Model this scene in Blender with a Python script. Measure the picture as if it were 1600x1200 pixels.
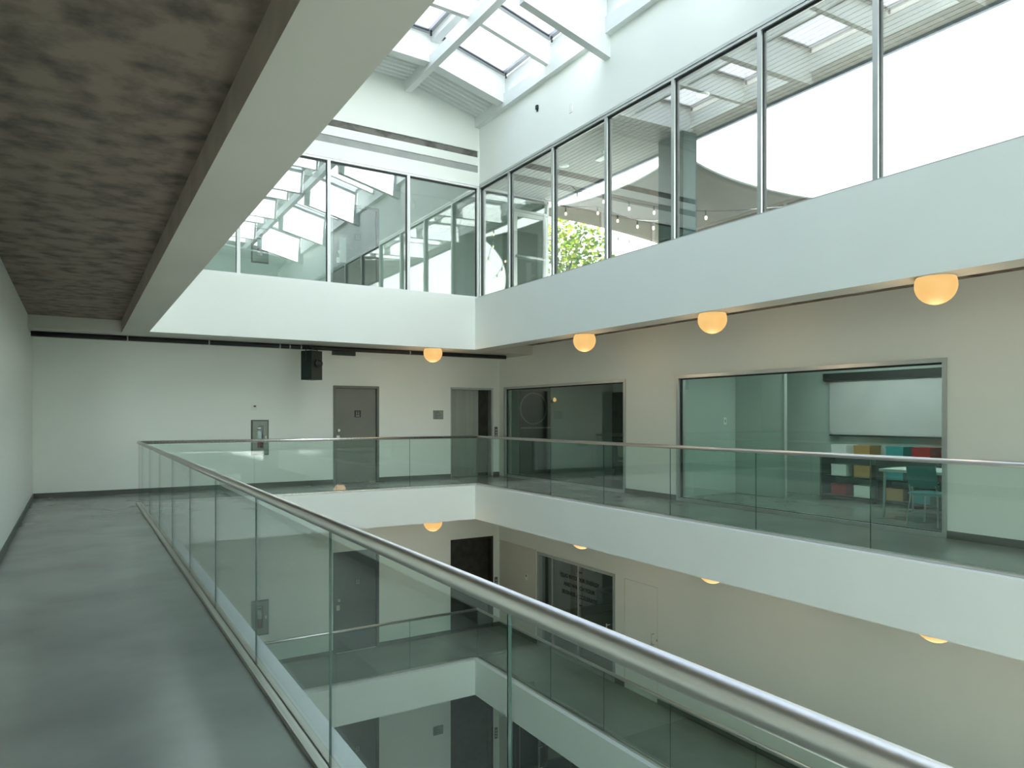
import bpy, bmesh, math, random
from mathutils import Vector, Matrix
random.seed(7)
for o in list(bpy.data.objects):
    bpy.data.objects.remove(o)
SC = bpy.context.scene
COL = SC.collection

# ------------------------------------------------------------------ camera, world, exposure
EYE = 1.55
YAW = 0.5493
cam_d = bpy.data.cameras.new('camera')
cam = bpy.data.objects.new('camera', cam_d)
COL.objects.link(cam)
cam.location = (0, 0, EYE)
cam.rotation_euler = (math.pi / 2, 0, -YAW)
cam_d.sensor_fit = 'HORIZONTAL'
cam_d.sensor_width = 36.0
cam_d.lens = 36.0 * 1111.0 / 1600.0
cam_d.shift_y = 50.0 / 1600.0
cam_d.clip_start = 0.02
SC.camera = cam

W = bpy.data.worlds.new('sky')
SC.world = W
W.use_nodes = True
wt = W.node_tree
wt.nodes.clear()
w_out = wt.nodes.new('ShaderNodeOutputWorld')
w_bg = wt.nodes.new('ShaderNodeBackground')
w_tc = wt.nodes.new('ShaderNodeTexCoord')
w_sep = wt.nodes.new('ShaderNodeSeparateXYZ')
w_ramp = wt.nodes.new('ShaderNodeValToRGB')
w_noise = wt.nodes.new('ShaderNodeTexNoise')
w_nr = wt.nodes.new('ShaderNodeValToRGB')
w_mix = wt.nodes.new('ShaderNodeMix')
w_mix.data_type = 'RGBA'
wt.links.new(w_tc.outputs['Generated'], w_sep.inputs[0])
wt.links.new(w_sep.outputs['Z'], w_ramp.inputs[0])
e = w_ramp.color_ramp.elements
e[0].position = 0.0
e[0].color = (0.42, 0.42, 0.40, 1)
e[1].position = 1.0
e[1].color = (0.36, 0.53, 0.86, 1)
n = w_ramp.color_ramp.elements.new(0.02)
n.color = (1.24, 1.19, 1.08, 1)
n = w_ramp.color_ramp.elements.new(0.5)
n.color = (0.84, 0.87, 0.90, 1)
w_noise.inputs['Scale'].default_value = 2.2
w_noise.inputs['Detail'].default_value = 6
w_nr.color_ramp.elements[0].position = 0.50
w_nr.color_ramp.elements[0].color = (0, 0, 0, 1)
w_nr.color_ramp.elements[1].position = 0.72
w_nr.color_ramp.elements[1].color = (0.55, 0.55, 0.55, 1)
wt.links.new(w_tc.outputs['Generated'], w_noise.inputs['Vector'])
wt.links.new(w_noise.outputs['Fac'], w_nr.inputs[0])
wt.links.new(w_nr.outputs['Color'], w_mix.inputs[0])
wt.links.new(w_ramp.outputs['Color'], w_mix.inputs[6])
w_mix.inputs[7].default_value = (1.0, 1.0, 1.0, 1)
wt.links.new(w_mix.outputs[2], w_bg.inputs['Color'])
w_bg.inputs['Strength'].default_value = 1.25
wt.links.new(w_bg.outputs[0], w_out.inputs['Surface'])

SC.view_settings.view_transform = 'Standard'
SC.view_settings.look = 'None'
SC.view_settings.gamma = 1.0
SC.view_settings.use_curve_mapping = False
SC.view_settings.exposure = 2.05
SC.cycles.max_bounces = 12
SC.cycles.diffuse_bounces = 7
SC.cycles.glossy_bounces = 5
SC.cycles.transmission_bounces = 6
SC.cycles.transparent_max_bounces = 32
SC.cycles.use_denoising = True
SC.cycles.caustics_reflective = False
SC.cycles.caustics_refractive = False


def portal(name, loc, rot, sx, sy):
    d = bpy.data.lights.new(name, 'AREA')
    d.shape = 'RECTANGLE'
    d.size = sx
    d.size_y = sy
    d.cycles.is_portal = True
    o = bpy.data.objects.new(name, d)
    o.location = loc
    o.rotation_euler = rot
    COL.objects.link(o)


# high sun beyond the back wall, shining along the atrium away from the viewer's side
sun_d = bpy.data.lights.new('sun', 'SUN')
sun_d.energy = 20.0
sun_d.angle = math.radians(0.6)
sun_d.color = (1.0, 0.965, 0.91)
sun = bpy.data.objects.new('sun', sun_d)
COL.objects.link(sun)
sun.location = (6, 30, 40)
_e = math.radians(61)
sun.rotation_euler = Vector((-0.12 * math.cos(_e), -math.cos(_e), -math.sin(_e))).to_track_quat('-Z', 'Y').to_euler()

portal('skylight_portal', (5.0, 5.3, 9.35), (0, 0, 0), 5.6, 16.5)


# ------------------------------------------------------------------ materials
def mat(name, base, rough=0.5, metal=0.0, spec=0.5, noise=None, bump=0.0, bscale=40, emit=None, estr=0):
    """noise = (scale, colour2, low, high[, stretch]) blends base with colour2"""
    m = bpy.data.materials.new(name)
    m.use_nodes = True
    nt = m.node_tree
    b = nt.nodes['Principled BSDF']
    b.inputs['Base Color'].default_value = (*base, 1)
    b.inputs['Roughness'].default_value = rough
    b.inputs['Metallic'].default_value = metal
    b.inputs['Specular IOR Level'].default_value = spec
    if noise or bump:
        tc = nt.nodes.new('ShaderNodeTexCoord')
        mp = nt.nodes.new('ShaderNodeMapping')
        nt.links.new(tc.outputs['Object'], mp.inputs[0])
    if noise:
        if len(noise) > 4:
            mp.inputs['Scale'].default_value = noise[4]
        nz = nt.nodes.new('ShaderNodeTexNoise')
        nz.inputs['Scale'].default_value = noise[0]
        nz.inputs['Detail'].default_value = 6
        rp = nt.nodes.new('ShaderNodeValToRGB')
        rp.color_ramp.elements[0].position = noise[2]
        rp.color_ramp.elements[0].color = (*base, 1)
        rp.color_ramp.elements[1].position = noise[3]
        rp.color_ramp.elements[1].color = (*noise[1], 1)
        nt.links.new(mp.outputs[0], nz.inputs['Vector'])
        nt.links.new(nz.outputs['Fac'], rp.inputs[0])
        nt.links.new(rp.outputs[0], b.inputs['Base Color'])
    if bump:
        nb = nt.nodes.new('ShaderNodeTexNoise')
        nb.inputs['Scale'].default_value = bscale
        nb.inputs['Detail'].default_value = 4
        bp = nt.nodes.new('ShaderNodeBump')
        bp.inputs['Strength'].default_value = bump
        bp.inputs['Distance'].default_value = 0.01
        nt.links.new(mp.outputs[0], nb.inputs['Vector'])
        nt.links.new(nb.outputs['Fac'], bp.inputs['Height'])
        nt.links.new(bp.outputs[0], b.inputs['Normal'])
    if emit:
        b.inputs['Emission Color'].default_value = (*emit, 1)
        b.inputs['Emission Strength'].default_value = estr
    return m


def glass_mat(name, tint, f0=0.05, gloss=1.0):
    m = bpy.data.materials.new(name)
    m.use_nodes = True
    nt = m.node_tree
    nt.nodes.clear()
    out = nt.nodes.new('ShaderNodeOutputMaterial')
    mx = nt.nodes.new('ShaderNodeMixShader')
    tr = nt.nodes.new('ShaderNodeBsdfTransparent')
    gl = nt.nodes.new('ShaderNodeBsdfGlossy')
    tr.inputs[0].default_value = (*tint, 1)
    gl.inputs['Color'].default_value = (gloss, gloss, gloss, 1)
    gl.inputs['Roughness'].default_value = 0.0
    lw = nt.nodes.new('ShaderNodeLayerWeight')
    lw.inputs['Blend'].default_value = 0.5
    pw = nt.nodes.new('ShaderNodeMath')
    pw.operation = 'POWER'
    pw.inputs[1].default_value = 4.5
    ml = nt.nodes.new('ShaderNodeMath')
    ml.operation = 'MULTIPLY_ADD'
    ml.inputs[1].default_value = 1.0 - f0
    ml.inputs[2].default_value = f0
    nt.links.new(lw.outputs['Facing'], pw.inputs[0])
    nt.links.new(pw.outputs[0], ml.inputs[0])
    nt.links.new(ml.outputs[0], mx.inputs[0])
    nt.links.new(tr.outputs[0], mx.inputs[1])
    nt.links.new(gl.outputs[0], mx.inputs[2])
    nt.links.new(mx.outputs[0], out.inputs['Surface'])
    return m


M = {}
M['paint'] = mat('mint_white_paint', (0.85, 0.89, 0.85), 0.55, spec=0.3, noise=(1.3, (0.835, 0.877, 0.837), 0.35, 0.7))
M['cap'] = mat('top_lit_white_paint', (0.92, 0.935, 0.92), 0.4, noise=(2.0, (0.90, 0.92, 0.905), 0.4, 0.7))  # whiter copy of the paint, carries the light on the fascia tops
M['leftwall'] = mat('toned_down_wall_paint', (0.40, 0.43, 0.41), 0.55, noise=(1.3, (0.37, 0.40, 0.38), 0.35, 0.7))  # unseen wall greyed so it mirrors darker in the right windows
M['roofpaint'] = mat('white_steel_paint', (0.74, 0.775, 0.76), 0.4, spec=0.4, noise=(2.0, (0.715, 0.755, 0.74), 0.4, 0.7))
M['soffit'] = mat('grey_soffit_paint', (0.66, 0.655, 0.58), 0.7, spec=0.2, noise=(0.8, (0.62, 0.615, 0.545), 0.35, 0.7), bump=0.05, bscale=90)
M['concrete'] = mat('rough_concrete', (0.30, 0.235, 0.19), 0.85, noise=(5.0, (0.12, 0.098, 0.08), 0.42, 0.68), bump=0.6, bscale=9)
M['lip'] = mat('brown_concrete_lip', (0.40, 0.33, 0.28), 0.8, noise=(3.0, (0.33, 0.27, 0.23), 0.4, 0.7), bump=0.1)
M['floor'] = mat('polished_concrete', (0.27, 0.285, 0.265), 0.22, spec=0.5, noise=(1.1, (0.20, 0.215, 0.20), 0.35, 0.68), bump=0.02, bscale=6)
M['alum'] = mat('satin_aluminium', (0.55, 0.58, 0.57), 0.38, metal=0.75, noise=(3.0, (0.50, 0.53, 0.52), 0.4, 0.7))
M['whitealum'] = mat('white_window_frame', (0.87, 0.89, 0.88), 0.35, noise=(3.0, (0.84, 0.86, 0.85), 0.4, 0.7))
M['gasket'] = mat('black_gasket', (0.012, 0.016, 0.018), 0.5, noise=(8, (0.02, 0.022, 0.025), 0.4, 0.7))
M['steel'] = mat('brushed_stainless', (0.74, 0.72, 0.68), 0.33, metal=1.0, noise=(30, (0.58, 0.56, 0.53), 0.4, 0.6, (1, 0.02, 1)))
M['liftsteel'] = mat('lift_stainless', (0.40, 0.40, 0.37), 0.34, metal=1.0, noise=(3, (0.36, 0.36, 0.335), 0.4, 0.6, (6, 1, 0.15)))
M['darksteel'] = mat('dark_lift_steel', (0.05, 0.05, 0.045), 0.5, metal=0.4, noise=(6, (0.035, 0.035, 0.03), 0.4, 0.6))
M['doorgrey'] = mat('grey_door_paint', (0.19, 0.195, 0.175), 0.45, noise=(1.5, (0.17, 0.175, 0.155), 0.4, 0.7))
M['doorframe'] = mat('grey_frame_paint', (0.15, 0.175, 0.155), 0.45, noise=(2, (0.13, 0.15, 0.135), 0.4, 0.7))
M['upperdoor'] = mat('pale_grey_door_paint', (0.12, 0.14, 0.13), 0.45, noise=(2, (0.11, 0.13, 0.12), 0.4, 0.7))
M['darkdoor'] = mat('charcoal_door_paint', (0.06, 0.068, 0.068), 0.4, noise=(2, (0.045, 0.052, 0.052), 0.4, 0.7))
M['base'] = mat('grey_skirting', (0.10, 0.115, 0.10), 0.5, noise=(4, (0.085, 0.1, 0.085), 0.4, 0.7))
M['black'] = mat('matt_black', (0.015, 0.017, 0.018), 0.5, noise=(6, (0.022, 0.024, 0.025), 0.4, 0.7))
M['softblack'] = mat('dark_green_black', (0.018, 0.03, 0.027), 0.45, spec=0.3, noise=(4, (0.014, 0.024, 0.021), 0.4, 0.7))
M['white'] = mat('white_plastic', (0.82, 0.84, 0.82), 0.4, noise=(6, (0.78, 0.8, 0.78), 0.4, 0.7))
M['red'] = mat('red_enamel', (0.35, 0.015, 0.02), 0.3, noise=(6, (0.30, 0.012, 0.018), 0.4, 0.7))
M['plaque'] = mat('grey_plaque', (0.30, 0.33, 0.30), 0.5, noise=(40, (0.22, 0.25, 0.22), 0.45, 0.6))
M['cabinet'] = mat('cabinet_steel', (0.20, 0.225, 0.19), 0.45, metal=0.6, noise=(4, (0.17, 0.19, 0.165), 0.4, 0.7))
M['glass'] = glass_mat('window_glass', (0.90, 0.965, 0.945), 0.19)
M['skyglass'] = glass_mat('skylight_glass', (0.80, 0.82, 0.84), 0.04)
M['railglass'] = glass_mat('railing_glass', (0.905, 0.967, 0.945), 0.04)
M['shopglass'] = glass_mat('shopfront_glass', (0.80, 0.90, 0.865), 0.05)
M['edge'] = mat('polished_glass_edge', (0.012, 0.07, 0.055), 0.12, spec=0.9, noise=(3, (0.02, 0.10, 0.08), 0.45, 0.62))
M['globe'] = mat('warm_opal_globe', (0.10, 0.06, 0.025), 0.5, emit=(1.0, 0.60, 0.205), estr=0.215, noise=(4, (0.09, 0.054, 0.022), 0.4, 0.7))
M['slat'] = mat('pale_timber_slat', (0.165, 0.148, 0.128), 0.6, noise=(2.5, (0.122, 0.108, 0.092), 0.35, 0.7, (8, 0.6, 8)))
M['pier'] = mat('dark_teal_pier', (0.014, 0.04, 0.04), 0.5, spec=0.2, noise=(1.5, (0.011, 0.033, 0.034), 0.4, 0.7))
M['sail'] = mat('taupe_sail_cloth', (0.15, 0.128, 0.11), 0.85, spec=0.1, noise=(1.6, (0.122, 0.104, 0.088), 0.35, 0.7), bump=0.05, bscale=60)
M['deck'] = mat('terrace_paving', (0.20, 0.20, 0.19), 0.7, noise=(2, (0.16, 0.16, 0.15), 0.4, 0.7))
M['leaf'] = mat('tree_leaf', (0.03, 0.085, 0.01), 0.5, noise=(3.0, (0.26, 0.28, 0.02), 0.40, 0.66))
_nt = M['leaf'].node_tree
_b = _nt.nodes['Principled BSDF']
_t = _nt.nodes.new('ShaderNodeBsdfTranslucent')
_m = _nt.nodes.new('ShaderNodeMixShader')
_m.inputs[0].default_value = 0.45
_nt.links.new(_b.inputs['Base Color'].links[0].from_socket, _t.inputs[0])
_nt.links.new(_b.outputs[0], _m.inputs[1])
_nt.links.new(_t.outputs[0], _m.inputs[2])
_nt.links.new(_m.outputs[0], _nt.nodes['Material Output'].inputs[0])
M['bark'] = mat('tree_bark', (0.12, 0.09, 0.065), 0.85, noise=(12, (0.07, 0.05, 0.04), 0.4, 0.6), bump=0.5)
M['fill_dim'] = mat('dim_fill_diffuser', (0.8, 0.8, 0.76), 0.4, emit=(1, 0.95, 0.85), estr=3.0, noise=(3, (0.78, 0.78, 0.74), 0.4, 0.7))  # glow of the fill lamps added in the rooms
M['fill_bright'] = mat('bright_fill_diffuser', (0.8, 0.82, 0.8), 0.4, emit=(0.95, 1.0, 0.97), estr=3.6, noise=(3, (0.78, 0.8, 0.78), 0.4, 0.7))
M['bulb'] = mat('bulb_glass', (1.0, 0.9, 0.7), 0.2, emit=(1.0, 0.72, 0.4), estr=1.6, noise=(4, (1.0, 0.88, 0.68), 0.4, 0.7))
M['greenbox'] = mat('green_box_paint', (0.06, 0.16, 0.12), 0.35, noise=(3, (0.05, 0.14, 0.105), 0.4, 0.7))
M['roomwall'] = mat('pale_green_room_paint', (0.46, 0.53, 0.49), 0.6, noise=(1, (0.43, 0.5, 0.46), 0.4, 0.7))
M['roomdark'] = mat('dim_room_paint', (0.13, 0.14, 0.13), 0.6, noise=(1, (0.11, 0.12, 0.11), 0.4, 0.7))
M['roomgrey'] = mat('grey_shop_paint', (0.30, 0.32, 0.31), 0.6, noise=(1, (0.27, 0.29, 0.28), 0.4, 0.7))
M['tan'] = mat('tan_timber', (0.30, 0.22, 0.16), 0.5, noise=(3, (0.23, 0.165, 0.12), 0.4, 0.65, (6, 6, 0.5)))
M['teal'] = mat('teal_box_card', (0.03, 0.28, 0.30), 0.5, noise=(3, (0.025, 0.23, 0.25), 0.4, 0.7))
M['orange'] = mat('ochre_box_card', (0.45, 0.25, 0.08), 0.5, noise=(3, (0.4, 0.22, 0.07), 0.4, 0.7))
M['pink'] = mat('pink_print', (0.60, 0.38, 0.33), 0.6, noise=(3, (0.55, 0.34, 0.3), 0.4, 0.7))
M['slot'] = mat('grey_slot_lining', (0.36, 0.375, 0.365), 0.7, noise=(3, (0.31, 0.325, 0.315), 0.4, 0.7))
M['darkslot'] = mat('rough_grey_slot_lining', (0.19, 0.185, 0.17), 0.85, noise=(7, (0.075, 0.072, 0.065), 0.42, 0.66, (0.5, 1, 1)), bump=0.5, bscale=14)
M['skyframe'] = mat('skylight_frame_grey', (0.42, 0.44, 0.47), 0.4, metal=0.5, noise=(3, (0.38, 0.4, 0.43), 0.4, 0.7))
M['bluetrim'] = mat('dark_blue_edge_trim', (0.05, 0.08, 0.16), 0.35, noise=(3, (0.04, 0.065, 0.13), 0.4, 0.7))
M['vision'] = mat('frosted_vision_panel', (0.66, 0.72, 0.69), 0.3, noise=(3, (0.62, 0.68, 0.65), 0.4, 0.7))
M['screen'] = mat('grey_projection_screen', (0.55, 0.53, 0.53), 0.7, noise=(2, (0.5, 0.48, 0.48), 0.4, 0.7))


# ------------------------------------------------------------------ mesh helpers
def world_loc(o):
    v = Vector((0, 0, 0))
    while o is not None:
        v += o.location
        o = o.parent
    return v


class MB:
    """collects geometry in world coordinates; build() links it as one mesh object"""

    def __init__(self):
        self.v = []
        self.f = []
        self.mi = []

    def add(self, verts, faces, mi=0):
        k = len(self.v)
        self.v += [tuple(p) for p in verts]
        for f in faces:
            self.f.append(tuple(k + i for i in f))
            self.mi.append(mi)
        return self

    def box(self, x0, x1, y0, y1, z0, z1, mi=0):
        x0, x1 = min(x0, x1), max(x0, x1)
        y0, y1 = min(y0, y1), max(y0, y1)
        z0, z1 = min(z0, z1), max(z0, z1)
        self.add([(x0, y0, z0), (x1, y0, z0), (x1, y1, z0), (x0, y1, z0), (x0, y0, z1), (x1, y0, z1), (x1, y1, z1), (x0, y1, z1)],
                 [(0, 3, 2, 1), (4, 5, 6, 7), (0, 1, 5, 4), (1, 2, 6, 5), (2, 3, 7, 6), (3, 0, 4, 7)], mi)
        return self

    def slope(self, x0, x1, y0, y1, zf, c0, c1):
        """box whose bottom and top follow zf(x) + c0 / c1"""
        a, b = zf(x0), zf(x1)
        self.add([(x0, y0, a + c0), (x1, y0, b + c0), (x1, y1, b + c0), (x0, y1, a + c0), (x0, y0, a + c1), (x1, y0, b + c1), (x1, y1, b + c1), (x0, y1, a + c1)],
                 [(0, 3, 2, 1), (4, 5, 6, 7), (0, 1, 5, 4), (1, 2, 6, 5), (2, 3, 7, 6), (3, 0, 4, 7)])
        return self

    def ring(self, ax, u0, u1, z0, z1, wl, wr, wb, wt, n0, n1, bev=0.0):
        """rectangular frame in a plane: ax 'Y' -> u is x and n is y, ax 'X' -> u is y and n is x; n0 is the front"""
        P = (lambda u, n, z: (u, n, z)) if ax == 'Y' else (lambda u, n, z: (n, u, z))
        o = [(u0, z0), (u1, z0), (u1, z1), (u0, z1)]
        i = [(u0 + wl, z0 + wb), (u1 - wr, z0 + wb), (u1 - wr, z1 - wt), (u0 + wl, z1 - wt)]
        ob = [(u0 + bev, z0 + bev), (u1 - bev, z0 + bev), (u1 - bev, z1 - bev), (u0 + bev, z1 - bev)] if bev else o
        vs = [P(u, n0, z) for u, z in ob] + [P(u, n0, z) for u, z in i] + [P(u, n1, z) for u, z in o] + [P(u, n1, z) for u, z in i]
        fs = []
        for k in range(4):
            j = (k + 1) % 4
            fs += [(k, j, 4 + j, 4 + k), (8 + k, 12 + k, 12 + j, 8 + j), (k, 8 + k, 8 + j, j), (4 + k, 4 + j, 12 + j, 12 + k)]
        self.add(vs, fs)
        return self

    def tube(self, pts, r, seg=12, cap=True, mi=0):
        pts = [Vector(p) for p in pts]
        rs = r if isinstance(r, (list, tuple)) else [r] * len(pts)
        rings = []
        for i, p in enumerate(pts):
            if i == 0:
                d = pts[1] - pts[0]
            elif i == len(pts) - 1:
                d = pts[-1] - pts[-2]
            else:
                d = (pts[i + 1] - p).normalized() + (p - pts[i - 1]).normalized()
            d.normalize()
            a = d.cross(Vector((0, 0, 1)))
            if a.length < 1e-3:
                a = Vector((1, 0, 0))
            a.normalize()
            b = d.cross(a)
            sc = 1.0
            if 0 < i < len(pts) - 1:
                c = abs(d.dot((p - pts[i - 1]).normalized()))
                sc = 1.0 / max(c, 0.5)
            ring = []
            for k in range(seg):
                t = 2 * math.pi * k / seg
                ring.append(p + a * math.cos(t) * rs[i] * (sc if abs(d.z) < 0.5 else 1) + b * math.sin(t) * rs[i])
            rings.append(ring)
        vs = [q for r_ in rings for q in r_]
        fs = []
        for i in range(len(pts) - 1):
            for k in range(seg):
                j = (k + 1) % seg
                fs.append((i * seg + k, i * seg + j, (i + 1) * seg + j, (i + 1) * seg + k))
        if cap:
            fs.append(tuple(range(seg))[::-1])
            fs.append(tuple((len(pts) - 1) * seg + k for k in range(seg)))
        self.add(vs, fs, mi)
        return self

    def lathe(self, c, prof, seg=24, axis=None):
        """prof: list of (radius, height) along axis from c"""
        c = Vector(c)
        ax = Vector(axis).normalized() if axis else Vector((0, 0, 1))
        a = ax.cross(Vector((0, 0, 1)))
        if a.length < 1e-3:
            a = Vector((1, 0, 0))
        a.normalize()
        b = ax.cross(a)
        vs, fs = [], []
        for r, h in prof:
            for k in range(seg):
                t = 2 * math.pi * k / seg
                vs.append(c + ax * h + (a * math.cos(t) + b * math.sin(t)) * max(r, 1e-4))
        for i in range(len(prof) - 1):
            for k in range(seg):
                j = (k + 1) % seg
                fs.append((i * seg + k, i * seg + j, (i + 1) * seg + j, (i + 1) * seg + k))
        fs.append(tuple(range(seg))[::-1])
        fs.append(tuple((len(prof) - 1) * seg + k for k in range(seg)))
        self.add(vs, fs)
        return self

    def build(self, name, m, parent=None, smooth=False, kind=None, label=None, base=None):
        off = world_loc(parent) if parent is not None else Vector(base or (0, 0, 0))
        me = bpy.data.meshes.new(name)
        me.from_pydata([Vector(p) - off for p in self.v], [], self.f)
        for mm in (m if isinstance(m, (list, tuple)) else [m]):
            me.materials.append(mm)
        for p, i in zip(me.polygons, self.mi):
            p.material_index = i
        bm = bmesh.new()
        bm.from_mesh(me)
        bmesh.ops.recalc_face_normals(bm, faces=bm.faces)
        bm.to_mesh(me)
        bm.free()
        if smooth:
            for p in me.polygons:
                p.use_smooth = len(p.vertices) < 6
        o = bpy.data.objects.new(name, me)
        COL.objects.link(o)
        if parent is not None:
            o.parent = parent
        else:
            o.location = off
        if kind:
            o['kind'] = kind
        if label:
            o['label'] = label
        return o


def tag(o, label, cat, group=None, kind=None):
    o['label'] = label
    o['category'] = cat
    if group:
        o['group'] = group
    if kind:
        o['kind'] = kind
    return o


def thing(name, loc, label, cat, group=None, kind=None):
    o = bpy.data.objects.new(name, None)
    o.empty_display_size = 0.1
    o.location = loc
    COL.objects.link(o)
    return tag(o, label, cat, group, kind)


def dup(root, loc, label, group=None):
    r = root.copy()
    COL.objects.link(r)
    r.location = loc
    r['label'] = label
    if group:
        r['group'] = group
    for ch in [c for c in COL.objects if c.parent == root]:
        c = ch.copy()
        COL.objects.link(c)
        c.parent = r
        for g in [q for q in COL.objects if q.parent == ch]:
            d = g.copy()
            COL.objects.link(d)
            d.parent = c
    return r


def struct(name, mb, m, label, cat=None):
    o = mb.build(name, m)
    o['kind'] = 'structure'
    o['label'] = label
    o['category'] = cat or name.split('_')[0].split('.')[0]
    return o


def wall_cells(ax, u0, u1, z0, z1, n0, n1, holes):
    """wall slab with rectangular holes, as one mesh"""
    mb = MB()
    us = sorted({u0, u1, *[h[0] for h in holes], *[h[1] for h in holes]})
    us = [u for u in us if u0 <= u <= u1]
    for a, b in zip(us, us[1:]):
        cuts = sorted([(h[2], h[3]) for h in holes if h[0] <= a + 1e-6 and h[1] >= b - 1e-6])
        z = z0
        for c0, c1 in cuts + [(z1, z1)]:
            if c0 > z + 1e-6:
                if ax == 'Y':
                    mb.box(a, b, n0, n1, z, c0)
                else:
                    mb.box(n0, n1, a, b, z, c0)
            z = max(z, c1)
    return mb


# ------------------------------------------------------------------ dimensions
XR, YB, XL, YN = 7.60, 14.00, 1.09, -4.0          # slab edges round the atrium
WR, WB, WL, WN = 9.40, 16.00, -0.70, -6.0          # wall planes behind the walkways
L0, L1, L2, LU = 0.0, -3.908, -7.82, 4.10          # floor levels
SIN, COS = math.sin(YAW), math.cos(YAW)


def ray(px, py, depth):
    """a point of the place: seen at photo pixel px, py at the given depth"""
    r = (px - 800) / 1111.0 * depth
    return Vector((SIN * depth + COS * r, COS * depth - SIN * r, EYE + (650 - py) / 1111.0 * depth))


# ------------------------------------------------------------------ slabs: fascia, floors, ceilings
def ring_slab(z0, z1, ins0, ins1):
    mb = MB()
    a, b = ins0, ins1
    vs, fs = [], []
    for z in (z0, z1):
        for d in (a, b):
            vs += [(XL - d, YN - d, z), (XR + d, YN - d, z), (XR + d, YB + d, z), (XL - d, YB + d, z)]
    for k in range(4):
        j = (k + 1) % 4
        fs += [(k, j, 4 + j, 4 + k), (8 + k, 12 + k, 12 + j, 8 + j), (k, 8 + k, 8 + j, j), (4 + k, 4 + j, 12 + j, 12 + k)]
    mb.add(vs, fs)
    return mb


def floor_ring(z0, z1, ins):
    mb = MB()
    o = [(WL, WN), (WR, WN), (WR, WB), (WL, WB)]
    i = [(XL - ins, YN - ins), (XR + ins, YN - ins), (XR + ins, YB + ins), (XL - ins, YB + ins)]
    vs = [(x, y, z) for z in (z0, z1) for q in (o, i) for x, y in q]
    fs = []
    for k in range(4):
        j = (k + 1) % 4
        fs += [(k, j, 4 + j, 4 + k), (8 + k, 12 + k, 12 + j, 8 + j), (k, 8 + k, 8 + j, j), (4 + k, 4 + j, 12 + j, 12 + k)]
    mb.add(vs, fs)
    return mb


LV = [('middle', L0, -0.754, 0.0), ('lower', L1, L1 - 0.78, L1), ('upper', 3.9, 3.033, 4.18)]
for nm, zf, zb, zt in LV:
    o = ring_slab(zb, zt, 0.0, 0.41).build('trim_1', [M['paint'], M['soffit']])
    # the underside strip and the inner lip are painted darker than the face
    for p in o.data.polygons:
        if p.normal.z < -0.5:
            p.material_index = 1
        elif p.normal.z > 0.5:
            p.material_index = 3  # top face whitened to show the light from above
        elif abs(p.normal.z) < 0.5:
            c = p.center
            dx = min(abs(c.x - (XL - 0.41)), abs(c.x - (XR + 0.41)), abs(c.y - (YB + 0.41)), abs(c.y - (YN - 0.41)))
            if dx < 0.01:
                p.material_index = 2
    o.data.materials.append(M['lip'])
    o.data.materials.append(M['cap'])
    tag(o, {'middle': 'white fascia band with grey underside round the atrium edge, at middle level',
            'lower': 'white fascia band round the atrium edge, lowest of the three, below second railing',
            'upper': 'deep white fascia band below the upper windows and above the globe lamps'}[nm], 'fascia', kind='structure')
    if nm != 'upper':
        f = floor_ring(zf - 0.10, zf + 0.003, 0.11)
        struct('floor', f, M['floor'], {'middle': 'polished grey concrete walkway floor at middle level behind glass railings',
                                        'lower': 'polished grey concrete walkway floor on the level below, behind its railing'}[nm])
    # concrete ceiling below the slab, recessed above the grey strip
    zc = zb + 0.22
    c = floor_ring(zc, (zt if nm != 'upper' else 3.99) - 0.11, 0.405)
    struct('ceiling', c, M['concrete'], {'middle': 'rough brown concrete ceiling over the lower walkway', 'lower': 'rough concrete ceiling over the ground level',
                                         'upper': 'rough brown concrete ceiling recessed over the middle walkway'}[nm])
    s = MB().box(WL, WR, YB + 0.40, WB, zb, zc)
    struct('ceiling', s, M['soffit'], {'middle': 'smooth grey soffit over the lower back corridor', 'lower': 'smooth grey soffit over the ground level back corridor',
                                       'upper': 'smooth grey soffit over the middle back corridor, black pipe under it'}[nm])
struct('floor', MB().box(WL, WR + 5, WN, WB, L2 - 0.1, L2), M['floor'], 'dark polished concrete floor at the bottom of the atrium')
struct('floor', MB().box(WL, 9.7, YB + 0.10, WB, LU - 0.1, LU), M['floor'], 'concrete floor of the upper corridor behind the back windows')
struct('floor', MB().box(WL, XL - 0.2, WN, YB + 0.10, LU - 0.1, LU), M['floor'], 'concrete floor of the upper walkway over the viewer')

# ------------------------------------------------------------------ walls
DOOR = (5.0, 6.1)
LIFT = (7.99, 9.21)
CAB = (3.22, 3.55)
holes = []
for zf, dh, lh in ((L0, 2.25, 2.27), (L1, 2.33, 2.35), (L2, 2.33, 2.35)):
    holes.append((DOOR[0], DOOR[1], zf, zf + dh))
    holes.append((LIFT[0], LIFT[1], zf, zf + lh))
    if zf != L2:
        holes.append((CAB[0], CAB[1], zf + 0.74, zf + 1.43))
struct('wall_back', wall_cells('Y', WL - 0.2, 9.6, L2, 3.95, WB, WB + 0.2, holes), M['paint'], 'long white wall with doors and lift behind the back corridor')
uh = [(DOOR[0], DOOR[1], LU, LU + 2.35), (CAB[0], CAB[1], LU + 0.78, LU + 1.5)]
struct('wall_back', wall_cells('Y', WL - 0.2, 9.7, 3.95, 7.3, WB, WB + 0.2, uh), M['paint'], 'mint white wall seen through the upper back windows')
SHOP = [(10.98, 15.72, 0.0, 2.29), (4.80, 9.55, 0.0, 2.29), (-1.40, 3.35, 0.0, 2.29)]
LOW = (11.31, 14.18, L1, L1 + 2.22)
WDOOR = (10.06, 11.03, L1, L1 + 2.2)
GND = (10.4, 15.3, L2, L2 + 2.3)
rh = SHOP + [LOW, WDOOR, GND]
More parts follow.
